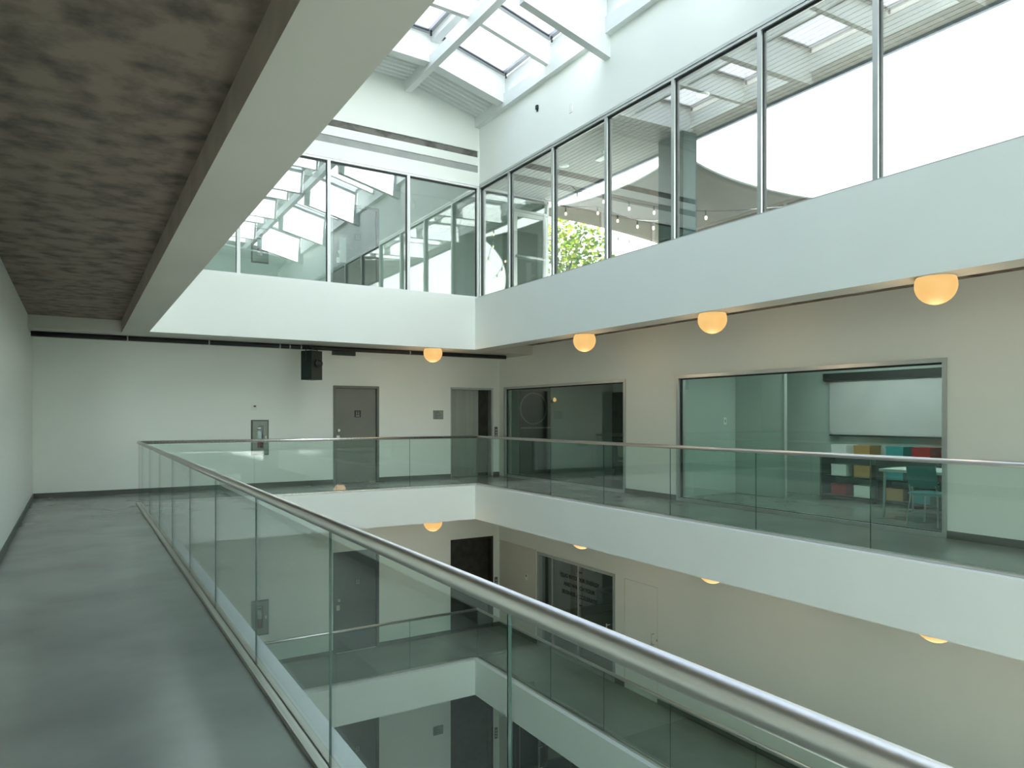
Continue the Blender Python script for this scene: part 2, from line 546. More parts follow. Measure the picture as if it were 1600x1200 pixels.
struct('wall_right', wall_cells('X', WN - 0.2, WB, L2, 3.95, WR, WR + 0.2, rh), M['paint'], 'white wall with large shop windows behind the right walkway')
added_left_hole = (-5.6, -1.0, L0 + 0.25, L0 + 2.9)  # unseen windows added behind the camera to light the right walls
struct('wall_left', wall_cells('X', WN, WB + 0.2, L2, 8.8, WL - 0.2, WL, [added_left_hole]), M['paint'], 'plain white wall on the left of the near walkway')
near_holes = [(WL + 0.15, 9.25, zf + 0.25, zf + 2.9) for zf in (L0,)] + [(WL + 0.15, 9.25, LU + 0.2, LU + 2.7)] + [(3.0, 6.5, L1 + 0.25, L1 + 2.9)]  # unseen facade openings, placed and sized for daylight on the walls
struct('wall_near', wall_cells('Y', WL - 0.2, 9.6, L2, 8.8, WN - 0.2, WN, near_holes), M['paint'], 'white end wall with a glazed facade on the near side of the atrium')
struct('wall_left', MB().box(XL - 0.18, XL - 0.02, YN, YB + 0.1, 6.73, 9.0), M['leftwall'], 'unseen wall above the left upper windows, greyed to darken its reflection')
struct('wall_near', MB().box(XL, XR, YN - 0.18, YN - 0.02, 6.73, 9.0), M['paint'], 'white wall above the upper windows at the near end of the atrium')

# baseboards
for i, (zf, lab) in enumerate(((L0, 'middle'), (L1, 'lower'))):
    segs = [(WL, DOOR[0] - 0.0), (DOOR[1], LIFT[0]), (LIFT[1], WR)]
    for k, (a, b) in enumerate(segs):
        struct('baseboard_back', MB().box(a, b, WB - 0.015, WB, zf, zf + 0.10), M['base'],
               'grey baseboard along the %s back wall, %s' % (lab, ('left of the door', 'between door and lift', 'right of the lift')[k]), 'baseboard')
    segs = [(9.55, 10.98), (3.35, 4.80)] if zf == L0 else [(WN, 10.06), (11.03, 11.31), (14.18, 16.0)]
    for k, (a, b) in enumerate(segs):
        struct('baseboard_right', MB().box(WR - 0.015, WR, a, b, zf, zf + 0.10), M['base'],
               'grey baseboard along the %s right wall, %s' % (lab, (('between the two big windows', 'nearest end') if zf == L0 else ('nearest run', 'beside the white door', 'beyond the shop window'))[k]), 'baseboard')
struct('baseboard_left', MB().box(WL, WL + 0.015, WN, WB, L0, 0.10), M['base'], 'grey baseboard along the near left wall', 'baseboard')

# back wall above the upper windows, with two long slots
WZ0, WZ1 = 4.18, 6.73
bw = wall_cells('Y', WL, 7.94, WZ1, 9.1, 14.05, 14.30, [(0.8, 7.70, 7.02, 7.18), (0.8, 7.70, 7.365, 7.51)])
wb = struct('wall_back', bw, M['paint'], 'white wall above the upper back windows with two long slots')
MB().box(0.8, 7.70, 14.075, 14.29, 7.02, 7.18).build('slot_lining', M['slot'], wb, label='smooth grey lower slot')
MB().box(0.8, 7.70, 14.085, 14.29, 7.365, 7.51).build('slot_lining', M['darkslot'], wb, label='rough dark upper slot')
for xx in (7.705, 7.70):
    pass
# right wall above the upper windows
struct('wall_right', MB().box(7.74, 7.92, WN, 14.05, WZ1, 8.75), M['paint'], 'white wall above the row of right upper windows')

# ------------------------------------------------------------------ upper windows
def window_run(name, ax, pos, side, us, z0, z1, label, frame_m, mull_m, light_end=False):
    """storefront run; ax 'X': plane x = pos, u is y; side = -1/+1 where the viewer stands"""
    w = thing(name, (pos, us[0], z0) if ax == 'X' else (us[0], pos, z0), label, 'window', kind='structure')
    f, b = pos + side * 0.06, pos - side * 0.06

    def bx(mb, u0, u1, n0, n1, za, zb):
        return mb.box(n0, n1, u0, u1, za, zb) if ax == 'X' else mb.box(u0, u1, n0, n1, za, zb)
    bx(MB(), us[0] - 0.03, us[-1] + 0.03, f, b, z1 - 0.055, z1).build('head_rail', frame_m, w)
    bx(MB(), us[0] - 0.03, us[-1] + 0.03, f + side * 0.012, f, z1 - 0.012, z1 + 0.035).build('head_flashing', frame_m, w)
    bx(MB(), us[0] - 0.03, us[-1] + 0.03, f + side * 0.05, b, z0 - 0.004, z0 + 0.045).build('sill', frame_m, w)
    for u in us:
        bx(MB(), u - 0.032, u + 0.032, f, pos + side * 0.03, z0 + 0.045, z1 - 0.055).build('mullion', mull_m, w)
        bx(MB(), u - 0.026, u + 0.026, pos + side * 0.03, b, z0 + 0.045, z1 - 0.055).build('mullion_core', M['gasket'], w)
    for a, c in zip(us, us[1:]):
        a, c = min(a, c), max(a, c)
        p = bx(MB(), a + 0.026, c - 0.026, pos + 0.008, pos - 0.008, z0 + 0.045, z1 - 0.055).build('pane', M['glass'], w)
        MB().ring(ax, a + 0.026, c - 0.026, z0 + 0.045, z1 - 0.055, 0.012, 0.012, 0.012, 0.035, pos + side * 0.022, pos + side * 0.009).build('gasket', M['gasket'], p)
    return w


usR = [14.06, 12.79, 11.18, 9.57, 7.96, 6.35, 4.74, 3.13, 1.52, -0.09, -1.70, -3.31, -4.0]
window_run('window_1', 'X', 7.80, -1, usR, WZ0, WZ1, 'long row of tall grey framed panes above right fascia, open to terrace', M['alum'], M['alum'])
usB = [0.87, 2.59, 4.31, 6.03, 7.72]
window_run('window_2', 'Y', 14.12, -1, usB, WZ0, WZ1, 'white framed row of panes above the back fascia, corridor behind', M['whitealum'], M['whitealum'])
usL = [14.06, 11.18, 7.96, 4.74, 1.52, -1.70, -4.0]
window_run('window_3', 'X', 0.98, 1, usL, WZ0, WZ1, 'grey framed row of panes on the left upper side of the atrium', M['alum'], M['alum'])

window_run('window_9', 'Y', -4.1, 1, [0.98, 2.66, 4.34, 6.02, 7.70], WZ0, WZ1, 'row of panes at the near end of the upper level', M['alum'], M['alum'])
for k_, h_ in enumerate(near_holes):
    window_run('window_%d' % (10 + k_), 'Y', WN - 0.1, 1, [h_[0] + 0.03 + i * (h_[1] - h_[0] - 0.06) / 5 for i in range(6)], h_[2], h_[3],
               'unseen glazed facade behind the viewer, ' + ('middle level', 'upper level', 'lower level')[k_], M['alum'], M['alum'])
window_run('window_14', 'X', WL - 0.1, 1, [added_left_hole[0] + 0.03 + i * 1.135 for i in range(5)], added_left_hole[2], added_left_hole[3], 'added unseen windows in the left wall behind the viewer, for daylight', M['alum'], M['alum'])
# upper corridor shells
struct('ceiling', MB().box(WL, 9.7, 14.30, WB, 6.95, 7.05), M['paint'], 'white ceiling of the upper back corridor')
struct('ceiling', MB().box(WL, XL - 0.18, WN, 14.30, 6.95, 7.05), M['paint'], 'white ceiling of the left upper walkway')
struct('wall_right', MB().box(9.62, 9.72, 14.19, WB, LU - 0.1, 7.05), M['paint'], 'white end wall of the upper corridor behind the terrace door')

# glazed screen with terrace door between the corridor and the terrace
g = window_run('window_5', 'Y', 14.12, -1, [7.88, 8.64], LU, 6.69, 'narrow fixed pane beside the glazed terrace door', M['alum'], M['alum'])
dr = thing('door_1', (9.1, 14.12, LU), 'glazed terrace door with grey frame and horizontal push bar', 'door', kind='structure')
MB().ring('Y', 8.68, 9.58, LU, 6.32, 0.09, 0.09, 0.12, 0.10, 14.09, 14.15).build('door_frame', M['alum'], dr)
MB().box(8.77, 9.49, 14.113, 14.127, LU + 0.12, 6.22).build('pane', M['glass'], dr)
MB().tube([(8.72, 14.05, 5.28), (9.52, 14.05, 5.28)], 0.03, 10).build('push_bar', M['alum'], dr, smooth=True)
MB().ring('Y', 8.64, 9.64, 6.32, 6.69, 0.05, 0.05, 0.05, 0.06, 14.06, 14.18).build('transom_frame', M['alum'], dr)
MB().box(8.69, 9.59, 14.113, 14.127, 6.37, 6.63).build('transom_pane', M['glass'], dr)

# ------------------------------------------------------------------ roof
def zd(x):
    return 8.226 + 0.25 * (7.65 - x) if x >= 6.0 else 8.6385 + 0.03 * (6.0 - x)


def corrugated(x0, x1, y0, y1, nm, label, pitch=0.155):
    mb = MB()
    n_ = max(1, int(round((y1 - y0) / pitch)))
    st = (y1 - y0) / n_
    prof = []
    for k in range(n_):
        y = y0 + k * st
        prof += [(y, 0.0), (y + st * 0.40, 0.0), (y + st * 0.5, 0.045), (y + st * 0.9, 0.045)]
    prof.append((y1, 0.0))
    xs = [x0, x1]
    vs = []
    for x in xs:
        for y, h in prof:
            vs.append((x, y, zd(x) + h))
    for x in xs:
        for y, h in prof:
            vs.append((x, y, zd(x) + h + 0.02))
    m_ = len(prof)
    fs = []
    for k in range(m_ - 1):
        fs += [(k, k + 1, m_ + k + 1, m_ + k), (2 * m_ + k, 3 * m_ + k, 3 * m_ + k + 1, 2 * m_ + k + 1)]
        fs += [(k, 2 * m_ + k, 2 * m_ + k + 1, k + 1), (m_ + k, m_ + k + 1, 3 * m_ + k + 1, 3 * m_ + k)]
    mb.add(vs, fs)
    return struct(nm, mb, M['roofpaint'], label, 'roof')


corrugated(6.0, 7.80, 12.85, 14.2, 'roof_deck', 'white corrugated metal deck between back wall and first skylight, right of ridge')
corrugated(XL - 0.1, 6.0, 12.85, 14.2, 'roof_deck', 'white corrugated metal deck by the back wall, left of the ridge beam')
corrugated(XL - 0.1, 2.45, WN, 12.85, 'roof_deck', 'white corrugated metal deck over the left side of the atrium', 0.31)
corrugated(2.45, 7.80, WN, -2.35, 'roof_deck', 'white corrugated metal deck over the near end of the atrium', 0.31)
# solid roof build-up above the decks, keeps daylight out
rc = MB()
rc.slope(XL - 0.3, 2.45, WN, 14.4, zd, 0.10, 0.40)
rc.slope(2.45, 6.0, 12.95, 14.4, zd, 0.10, 0.40)
rc.slope(6.0, 7.95, 12.95, 14.4, zd, 0.10, 0.40)
rc.slope(2.45, 6.0, WN, -2.45, zd, 0.10, 0.40)
rc.slope(6.0, 7.95, WN, -2.45, zd, 0.10, 0.40)
rc.slope(7.72, 7.95, WN, 14.4, zd, 0.10, 0.40)
struct('roof', rc, M['roofpaint'], 'white roof build-up above the corrugated deck', 'roof')

BAY = 1.67
ys = [12.85 - BAY * k for k in range(10)]           # rafter lines, far to near
GL = 0.44
# ridge beam and ledger
struct('ridge_beam', MB().box(5.93, 6.07, WN, 14.05, 8.43, 8.66), M['roofpaint'], 'white steel ridge beam running from back wall towards the viewer', 'beam')
struct('ridge_rail', MB().box(5.96, 6.12, -2.4, 12.85, zd(6.0) + 0.30, zd(6.0) + 0.50), M['roofpaint'], 'white rail between skylights above the ridge beam', 'beam')
struct('ledger_beam', MB().box(7.62, 7.745, WN, 14.05, 8.02, 8.30), M['roofpaint'], 'white ledger beam along the top of the right wall', 'beam')
struct('skylight_curb', MB().box(7.665, 7.80, -2.4, 12.85, 8.29, 8.66), M['roofpaint'], 'white curb above the ledger beam along the right skylights', 'curb')
struct('skylight_curb', MB().box(2.45, 2.55, -2.4, 12.85, zd(2.5) - 0.02, zd(2.5) + 0.46), M['roofpaint'], 'white curb along the left edge of the skylights', 'curb')
struct('skylight_curb', MB().box(4.27, 4.37, -2.4, 12.85, zd(4.3) + 0.02, zd(4.3) + 0.46), M['roofpaint'], 'white curb between the two left rows of skylights', 'curb')
ordn = ['first', 'second', 'third', 'fourth', 'fifth', 'sixth', 'seventh', 'eighth', 'ninth', 'tenth']
for k, y in enumerate(ys):
    lab = ordn[k]
    major = (k % 2 == 0 and k > 0)
    if k == 0:
        c0, wd = -0.10, 0.05
    elif major:
        c0, wd = -0.56, 0.075
    else:
        c0, wd = -0.02, 0.05
    kind_ = 'edge trimmer' if k == 0 else ('deep rafter' if major else 'slim rafter')
    o = struct('rafter', MB().slope(6.0, 7.76, y - wd, y + wd, zd, c0, GL + 0.02), M['roofpaint'], 'white %s across right roof slope, %s from back wall' % (kind_, lab), 'rafter')
    if k == 0:
        MB().slope(6.08, 7.62, y - wd - 0.02, y + wd + 0.10, zd, c0 - 0.025, c0).build('flange', M['roofpaint'], o)
    o = struct('rafter', MB().slope(2.45, 6.0, y - wd, y + wd, zd, c0 if not major else -0.25, GL + 0.02), M['roofpaint'], 'white %s across left roof half, %s from back wall' % (kind_, lab), 'rafter')
    if k == 0:
        MB().slope(2.55, 5.92, y - wd - 0.02, y + wd + 0.10, zd, c0 - 0.025, c0).build('flange', M['roofpaint'], o)


def skylight(x0, x1, ya, yb, label, group):
    """operable skylight unit lying on the rafters: frame, pane, gasket, two hinges"""
    s = thing('skylight', (x0, ya, zd((x0 + x1) / 2) + GL), label, 'skylight', group)
    fw = 0.07
    fr = MB()
    a = [(x0, ya), (x1, ya), (x1, yb), (x0, yb)]
    b = [(x0 + fw, ya + fw), (x1 - fw, ya + fw), (x1 - fw, yb - fw), (x0 + fw, yb - fw)]
    vs = [(x, y, zd(x) + GL + dz) for dz in (0.0, 0.07) for q in (a, b) for x, y in q]
    fs = []
    for k in range(4):
        j = (k + 1) % 4
        fs += [(k, j, 4 + j, 4 + k), (8 + k, 12 + k, 12 + j, 8 + j), (k, 8 + k, 8 + j, j), (4 + k, 4 + j, 12 + j, 12 + k)]
    fr.add(vs, fs)
    fr.build('frame', M['skyframe'], s)
    MB().slope(x0 + fw, x1 - fw, ya + fw, yb - fw, zd, GL + 0.03, GL + 0.05).build('pane', M['skyglass'], s)
    MB().slope(x0 + fw, x1 - fw, yb - fw - 0.022, yb - fw - 0.001, zd, GL + 0.005, GL + 0.029).build('gasket', M['gasket'], s)
    for xx in (x0 + 0.05, x1 - 0.06):
        MB().slope(xx, xx + 0.03, yb - 0.14, yb - 0.11, zd, GL - 0.10, GL).build('hinge', M['gasket'], s)
    return s


pro = {}
for k in range(9):
    ya, yb = ys[k + 1] + 0.05, ys[k] - 0.05
    for c, (x0, x1, nm) in enumerate(((6.13, 7.655, 'right of the ridge beam'), (4.38, 5.95, 'left of the ridge beam'), (2.56, 4.26, 'in the far left row'))):
        lab = 'glazed skylight %s, %s from the back wall' % (nm, ordn[k])
        grp = 'skylights %s' % nm
        if k == 0:
            pro[c] = skylight(x0, x1, ya, yb, lab, grp)
        else:
            p0 = pro[c].location
            dup(pro[c], (p0.x, p0.y - BAY * k, p0.z), lab, grp)

# ------------------------------------------------------------------ glass railings
def railing(label, run, zf, pos, u0, u1, joints, inward, rail_ext=(0, 0), shoe=True):
    """run 'X': along x at y = pos, 'Y': along y at x = pos; inward = sign towards the walkway"""
    base = ((u0 + u1) / 2, pos, zf) if run == 'X' else (pos, (u0 + u1) / 2, zf)
    t = thing('glass_railing', base, label, 'railing', 'glass railings round the atrium')

    def P(u, n, z):
        return (u, n, z) if run == 'X' else (n, u, z)

    def bx(mb, a, b, n0, n1, z0, z1):
        return mb.box(a, b, n0, n1, z0, z1) if run == 'X' else mb.box(n0, n1, a, b, z0, z1)
    e0, e1 = (0.0285, -0.0285) if run == 'X' else (0, 0.0285)
    MB().tube([P(u0 + e0, pos, zf + 1.08), P(u1 + e1, pos, zf + 1.08)], 0.0285, 24).build('handrail', M['steel'], t, smooth=True)
    g0, g1 = (u0 + 0.045, u1 - 0.05) if run == 'X' else (u0, u1 + 0.045)
    bx(MB(), g0, g1, pos - 0.045, pos + 0.04, zf + 0.003, zf + 0.03).build('base_shoe', M['steel'], t)
    if run == 'X':
        u0, u1 = u0 + 0.02, u1 - 0.02
    js = sorted([u0] + [j for j in joints if u0 < j < u1] + [u1])
    for a, b in zip(js, js[1:]):
        g_ = bx(MB(), a + 0.0025, b - 0.0025, pos - 0.005, pos + 0.005, zf + 0.03, zf + 1.056).build('glass_panel', [M['railglass'], M['edge']], t)
        for p in g_.data.polygons:
            nrm = p.normal
            if abs(nrm.z) > 0.5 or (abs(nrm.x) > 0.5 if run == 'X' else abs(nrm.y) > 0.5):
                p.material_index = 1
    return t


RX, RY, RN = 7.75, 14.15, 0.935
jB = [6.09 - 1.6 * k for k in range(5)]
jR = [12.85 - 1.61 * k for k in range(12)]
jN = [1.54 + 1.49 * k for k in range(-4, 10)]
for zf, lv in ((L0, 'middle'), (L1, 'lower')):
    railing('glass railing with round steel handrail along the %s back corridor' % lv, 'X', zf, RY, RN, RX, jB, 1)
    railing('glass railing with round steel handrail along the %s right walkway' % lv, 'Y', zf, RX, -3.9, RY, jR, 1)
    railing('thick round steel handrail on glass panels crossing the foreground' if zf == L0 else 'glass railing on the lower walkway directly below the foreground railing', 'Y', zf, RN, -3.9, RY, jN, -1)

# ------------------------------------------------------------------ globe lamps
def globe(label, x, y, zc, r, cut):
    """opal globe let into the soffit: sphere cut flat at the ceiling, with a thin collar"""
    t = thing('globe_lamp', (x, y, zc), label, 'lamp', 'warm globe lamps under the slabs')
    prof = []
    zc0 = -cut                                          # sphere centre below the ceiling
    t0 = math.asin(min(1, cut / r))
    for i in range(15):
        a = -math.pi / 2 + (t0 + math.pi / 2) * i / 14
        prof.append((max(0.002, r * math.cos(a)), zc0 + r * math.sin(a)))
    MB().lathe((x, y, zc - 0.004), prof, 32).build('globe', M['globe'], t, smooth=True)
    rr = prof[-1][0]
    MB().lathe((x, y, zc - 0.004), [(rr + 0.012, -0.006), (rr + 0.012, 0.004)], 32).build('collar', M['soffit'], t)
    d = bpy.data.lights.new('globe_glow', 'POINT')
    d.energy = 2.6 if zc > 0 else 2.2
    d.color = (1.0, 0.68, 0.40)
    d.shadow_soft_size = r
    lo = bpy.data.objects.new('globe_glow', d)
    lo.location = (0, 0, -cut - r - 0.16)
    COL.objects.link(lo)
    lo.parent = t
    return t


R_ = 0.205
globe('warm globe lamp under the back fascia, right of the projector', 6.66, 14.20, 3.033, R_, 0.10)
globe('warm globe lamp under right fascia, second nearest, before the dark shop window', 7.86, 10.32, 3.033, R_, 0.11)
globe('large warm globe lamp under the right fascia, above the gap between windows', 7.80, 7.22, 3.033, R_, 0.09)
globe('warm globe lamp under the right fascia, nearest the viewer', 7.80, 4.10, 3.033, R_, 0.09)
zl = -0.754
globe('warm globe lamp below the back of the middle fascia', 6.66, 14.20, zl, R_, 0.015)
globe('thin glowing edge of globe lamp under middle fascia by the lettered shopfront', 7.80, 10.32, zl, R_, -0.105)
globe('thin glowing edge of globe lamp under middle fascia, right of white door', 7.80, 7.22, zl, R_, -0.105)
globe('thin glowing edge of globe lamp under the middle fascia, nearest', 7.80, 4.10, zl, R_, -0.105)

# ------------------------------------------------------------------ doors and lift on the back wall
def swing_door(n_, zf, h, leaf_m, frame_m, label, vision=False, handle_left=True, sign=True):
    x0, x1 = DOOR
    d = thing('door_%d' % n_, ((x0 + x1) / 2, WB, zf), label, 'door', kind='structure')
    f = MB()
    f.add([(x0 - 0.0, WB - 0.02, zf), (x0 + 0.055, WB - 0.02, zf), (x0 + 0.055, WB - 0.02, zf + h - 0.055), (x1 - 0.055, WB - 0.02, zf + h - 0.055), (x1 - 0.055, WB - 0.02, zf), (x1, WB - 0.02, zf), (x1, WB - 0.02, zf + h), (x0, WB - 0.02, zf + h)] +
          [(x0 - 0.0, WB + 0.15, zf), (x0 + 0.055, WB + 0.15, zf), (x0 + 0.055, WB + 0.15, zf + h - 0.055), (x1 - 0.055, WB + 0.15, zf + h - 0.055), (x1 - 0.055, WB + 0.15, zf), (x1, WB + 0.15, zf), (x1, WB + 0.15, zf + h), (x0, WB + 0.15, zf + h)],
          [(0, 1, 2, 7), (2, 3, 6, 7), (3, 4, 5, 6), (8, 15, 10, 9), (10, 15, 14, 11), (11, 14, 13, 12)] + [(i, (i + 1) % 8, 8 + (i + 1) % 8, 8 + i) for i in range(8)])
    f.build('door_frame', frame_m, d)
    lf = MB().box(x0 + 0.058, x1 - 0.058, WB + 0.05, WB + 0.10, zf + 0.01, zf + h - 0.06).build('door_leaf', leaf_m, d)
    hx = x0 + 0.13
    MB().lathe((hx, WB + 0.05, zf + 1.22), [(0.032, 0), (0.032, 0.012), (0.014, 0.016), (0.014, 0.05), (0.03, 0.055), (0.03, 0.075)], 16, axis=(0, -1, 0)).build('door_knob', M['steel'], lf, smooth=True)
    MB().box(hx - 0.035, hx + 0.035, WB + 0.044, WB + 0.05, zf + 0.98, zf + 1.10).build('lock_plate', M['steel'], lf)
    if vision:
        MB().box(x0 + 0.16, x0 + 0.32, WB + 0.042, WB + 0.05, zf + 1.0, zf + 1.57).build('vision_panel', M['vision'], lf, label='pale vertical vision panel')
    if sign:
        sx, sz = x0 + 0.52, zf + (1.52 if not vision else 1.55)
        sp = MB().box(sx, sx + 0.15, WB + 0.040, WB + 0.05, sz, sz + 0.16).build('door_sign', M['black'], lf, label='small dark pictogram sign')
        # two standing figures and a white strip of tactile print, flat on the sign (sub-part depth: same mesh level)
        k = MB()
        for cx in (sx + 0.05, sx + 0.10):
            k.box(cx - 0.010, cx + 0.010, WB + 0.0385, WB + 0.0399, sz + 0.062, sz + 0.115)
            k.box(cx - 0.008, cx + 0.008, WB + 0.0385, WB + 0.0399, sz + 0.120, sz + 0.138)
        k.box(sx + 0.03, sx + 0.12, WB + 0.0385, WB + 0.0399, sz + 0.02, sz + 0.045)
        kk = k.build('sign_print', M['plaque'], lf)
        kk['kind'] = 'stuff'
    return d


swing_door(2, L0, 2.25, M['doorgrey'], M['doorframe'], 'grey door with dark sign in a grey frame, middle back wall')
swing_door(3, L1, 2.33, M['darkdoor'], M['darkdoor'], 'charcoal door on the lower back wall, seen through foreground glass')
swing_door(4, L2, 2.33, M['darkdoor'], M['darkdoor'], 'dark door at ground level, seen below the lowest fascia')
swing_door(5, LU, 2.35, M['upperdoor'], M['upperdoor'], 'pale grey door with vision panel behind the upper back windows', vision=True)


def lift(zf, h, leaf_m, frame_m, label):
    x0, x1 = LIFT
    d = thing('elevator', ((x0 + x1) / 2, WB, zf), label, 'lift')
    f = MB()
    f.ring('Y', x0, x1, zf, zf + h, 0.02, 0.055, 0.002, 0.05, WB - 0.02, WB + 0.19)
    f.build('elevator_frame', frame_m, d)
    xs = x0 + 0.86
    MB().box(x0 + 0.02, xs, WB + 0.13, WB + 0.16, zf + 0.005, zf + h - 0.05).build('elevator_leaf', leaf_m, d)
    s = MB().box(xs + 0.004, x1 - 0.055, WB + 0.155, WB + 0.185, zf + 0.005, zf + h - 0.05).build('elevator_leaf', M['darksteel'], d, label='darker rear leaf')
    MB().lathe((xs + 0.12, WB + 0.155, zf + 1.48), [(0.035, 0), (0.035, 0.008), (0.02, 0.012)], 16, axis=(0, -1, 0)).build('key_hole', M['black'], s)
    return d


lift(L0, 2.27, M['liftsteel'], M['alum'], 'brushed steel lift door in the middle back wall corner')
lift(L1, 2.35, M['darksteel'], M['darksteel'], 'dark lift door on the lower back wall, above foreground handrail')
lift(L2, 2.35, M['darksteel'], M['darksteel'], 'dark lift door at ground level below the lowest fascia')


def plaque(zf, label):
    p = thing('wall_plaque', (7.645, WB - 0.002, zf + 1.58), label, 'sign', 'plaques beside the lift doors')
    MB().box(7.51, 7.78, WB - 0.018, WB - 0.002, zf + 1.47, zf + 1.69).build('plate', M['plaque'], p)
    k = MB()
    for i in range(6):
        k.box(7.53, 7.60 + 0.15 * random.random(), WB - 0.0205, WB - 0.0181, zf + 1.49 + i * 0.032, zf + 1.503 + i * 0.032)
    o = k.build('plan_lines', M['doorframe'], p)
    o['kind'] = 'stuff'


plaque(L0, 'square grey plan plaque left of the steel lift door')
plaque(L2, 'square dark plaque at ground level left of the dark lift door')


def call_panel(zf, label):
    p = thing('lift_call_panel', (9.30, WB - 0.002, zf + 1.12), label, 'panel', 'lift call panels')
    MB().box(9.26, 9.345, WB - 0.016, WB - 0.002, zf + 0.98, zf + 1.27).build('plate', M['cabinet'], p)
    for q in (1.05, 1.12, 1.19):
        MB().lathe((9.30, WB - 0.016, zf + q), [(0.018, 0), (0.018, 0.006)], 12, axis=(0, -1, 0)).build('button', M['white'], p)


call_panel(L0, 'narrow steel lift call panel right of the steel lift door')
call_panel(L1, 'dark call panel right of the lower lift door, by foreground handrail')
call_panel(L2, 'call panel on the wall right of the ground level lift door')

# recess backs behind openings in the back wall
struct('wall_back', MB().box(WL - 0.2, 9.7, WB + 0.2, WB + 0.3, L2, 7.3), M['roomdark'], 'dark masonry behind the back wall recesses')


def cabinet(zf, label, elabel, door_m, dz=0.0):
    """recessed extinguisher cabinet with a bevelled steel frame and a slot window; the extinguisher stands inside"""
    x0, x1, z0, z1 = 3.20, 3.57, zf + 0.70 + dz, zf + 1.467 + dz
    c = thing('extinguisher_cabinet', ((x0 + x1) / 2, WB, z0), label, 'cabinet', 'extinguisher cabinets')
    MB().ring('Y', x0, x1, z0, z1, 0.05, 0.05, 0.06, 0.06, WB - 0.035, WB - 0.001, bev=0.03).build('bevelled_frame', door_m, c)
    sx0, sx1, sz0, sz1 = 3.33, 3.455, z0 + 0.16, z0 + 0.65
    d = MB().ring('Y', x0 + 0.05, x1 - 0.05, z0 + 0.06, z1 - 0.06, sx0 - x0 - 0.05, x1 - 0.05 - sx1, sz0 - z0 - 0.06, z1 - 0.06 - sz1, WB - 0.028, WB - 0.010).build('door', door_m, c)
    MB().box(sx0, sx1, WB - 0.022, WB - 0.016, sz0, sz1).build('pane', M['railglass'], d)
    MB().box(3.49, 3.515, WB - 0.045, WB - 0.028, z0 + 0.36, z0 + 0.42).build('latch', M['white'], d)
    b = MB()
    xx0, xx1, zz0, zz1 = 3.222, 3.548, z0 + 0.045, z1 - 0.045
    b.box(xx0, xx1, WB + 0.18, WB + 0.195, zz0, zz1)
    b.build('back_plate', M['black'], c)
    MB().box(xx0, xx1, WB + 0.0, WB + 0.18, zz0, zz0 + 0.012).build('shelf', M['cabinet'], c)
    e_ = thing('fire_extinguisher', (3.39, WB + 0.09, zz0 + 0.013), elabel, 'extinguisher', 'extinguishers in wall cabinets')
    q = zz0 + 0.013
    MB().lathe((3.39, WB + 0.09, q), [(0.05, 0), (0.062, 0.01), (0.062, 0.27), (0.055, 0.285)], 20).build('tank', M['red'], e_, smooth=True)
    MB().lathe((3.39, WB + 0.09, q + 0.285), [(0.060, 0), (0.058, 0.10), (0.045, 0.17), (0.02, 0.20)], 20).build('tag_sleeve', M['white'], e_, smooth=True, label='white inspection tag')
    MB().box(3.375, 3.405, WB + 0.06, WB + 0.12, q + 0.485, q + 0.52).build('valve', M['black'], e_)
    MB().box(3.345, 3.425, WB + 0.08, WB + 0.10, q + 0.52, q + 0.54).build('lever', M['steel'], e_)
    return c


cabinet(L0, 'steel framed extinguisher cabinet on middle back wall behind the railing', 'red extinguisher with white tag in the middle wall cabinet', M['cabinet'])
cabinet(L1, 'dull steel extinguisher cabinet on the lower back wall', 'red extinguisher in the lower wall cabinet seen through foreground glass', M['cabinet'])
cabinet(LU, 'extinguisher cabinet behind the upper back window, left of the door', 'red extinguisher in the cabinet behind the upper back window', M['cabinet'], 0.06)

t = thing('thermostat', (3.25, WB - 0.002, 1.73), 'small white thermostat above the middle extinguisher cabinet', 'thermostat')
MB().box(3.22, 3.32, WB - 0.022, WB - 0.002, 1.67, 1.79).build('housing', M['white'], t)
MB().box(3.25, 3.30, WB - 0.025, WB - 0.0221, 1.745, 1.775).build('display', M['black'], t)

# ------------------------------------------------------------------ pipe, boxes, projector under the back soffit
pz = 2.985
p = thing('black_pipe', (4.2, 14.92, pz), 'long black pipe under the back corridor soffit', 'pipe')
MB().tube([(WL + 0.02, 14.92, pz), (8.95, 14.92, pz)], 0.046, 14).build('pipe_run', M['black'], p, smooth=True)
for x in (0.8, 2.2, 3.55, 3.75, 3.98, 4.18, 6.42, 7.05):
    MB().tube([(x - 0.012, 14.92, pz), (x + 0.012, 14.92, pz)], 0.050, 14).build('pipe_clamp', M['alum'], p, smooth=True)
for x in (0.5, 2.8, 5.6, 8.6):
    MB().tube([(x, 14.92, pz + 0.04), (x, 14.92, 3.035)], 0.012, 8).build('hanger_rod', M['black'], p)
t = thing('junction_box', (4.93, 14.92, 3.03), 'flat black box on the pipe right of the projector', 'box')
MB().box(4.68, 5.18, 14.985, 15.07, 2.86, 3.03).build('box_body', M['black'], t)
MB().box(4.70, 5.16, 14.9755, 14.985, 2.875, 3.0).build('box_lid', M['softblack'], t)

pj = thing('projector', (4.17, 14.90, 2.93), 'black box projector with round lens hanging from the black pipe', 'projector')
n2 = Vector((0.49, -0.87, 0)).normalized()
n1 = Vector((-0.87, -0.49, 0)).normalized()
cx, cy = 4.17, 14.80
hw = 0.15


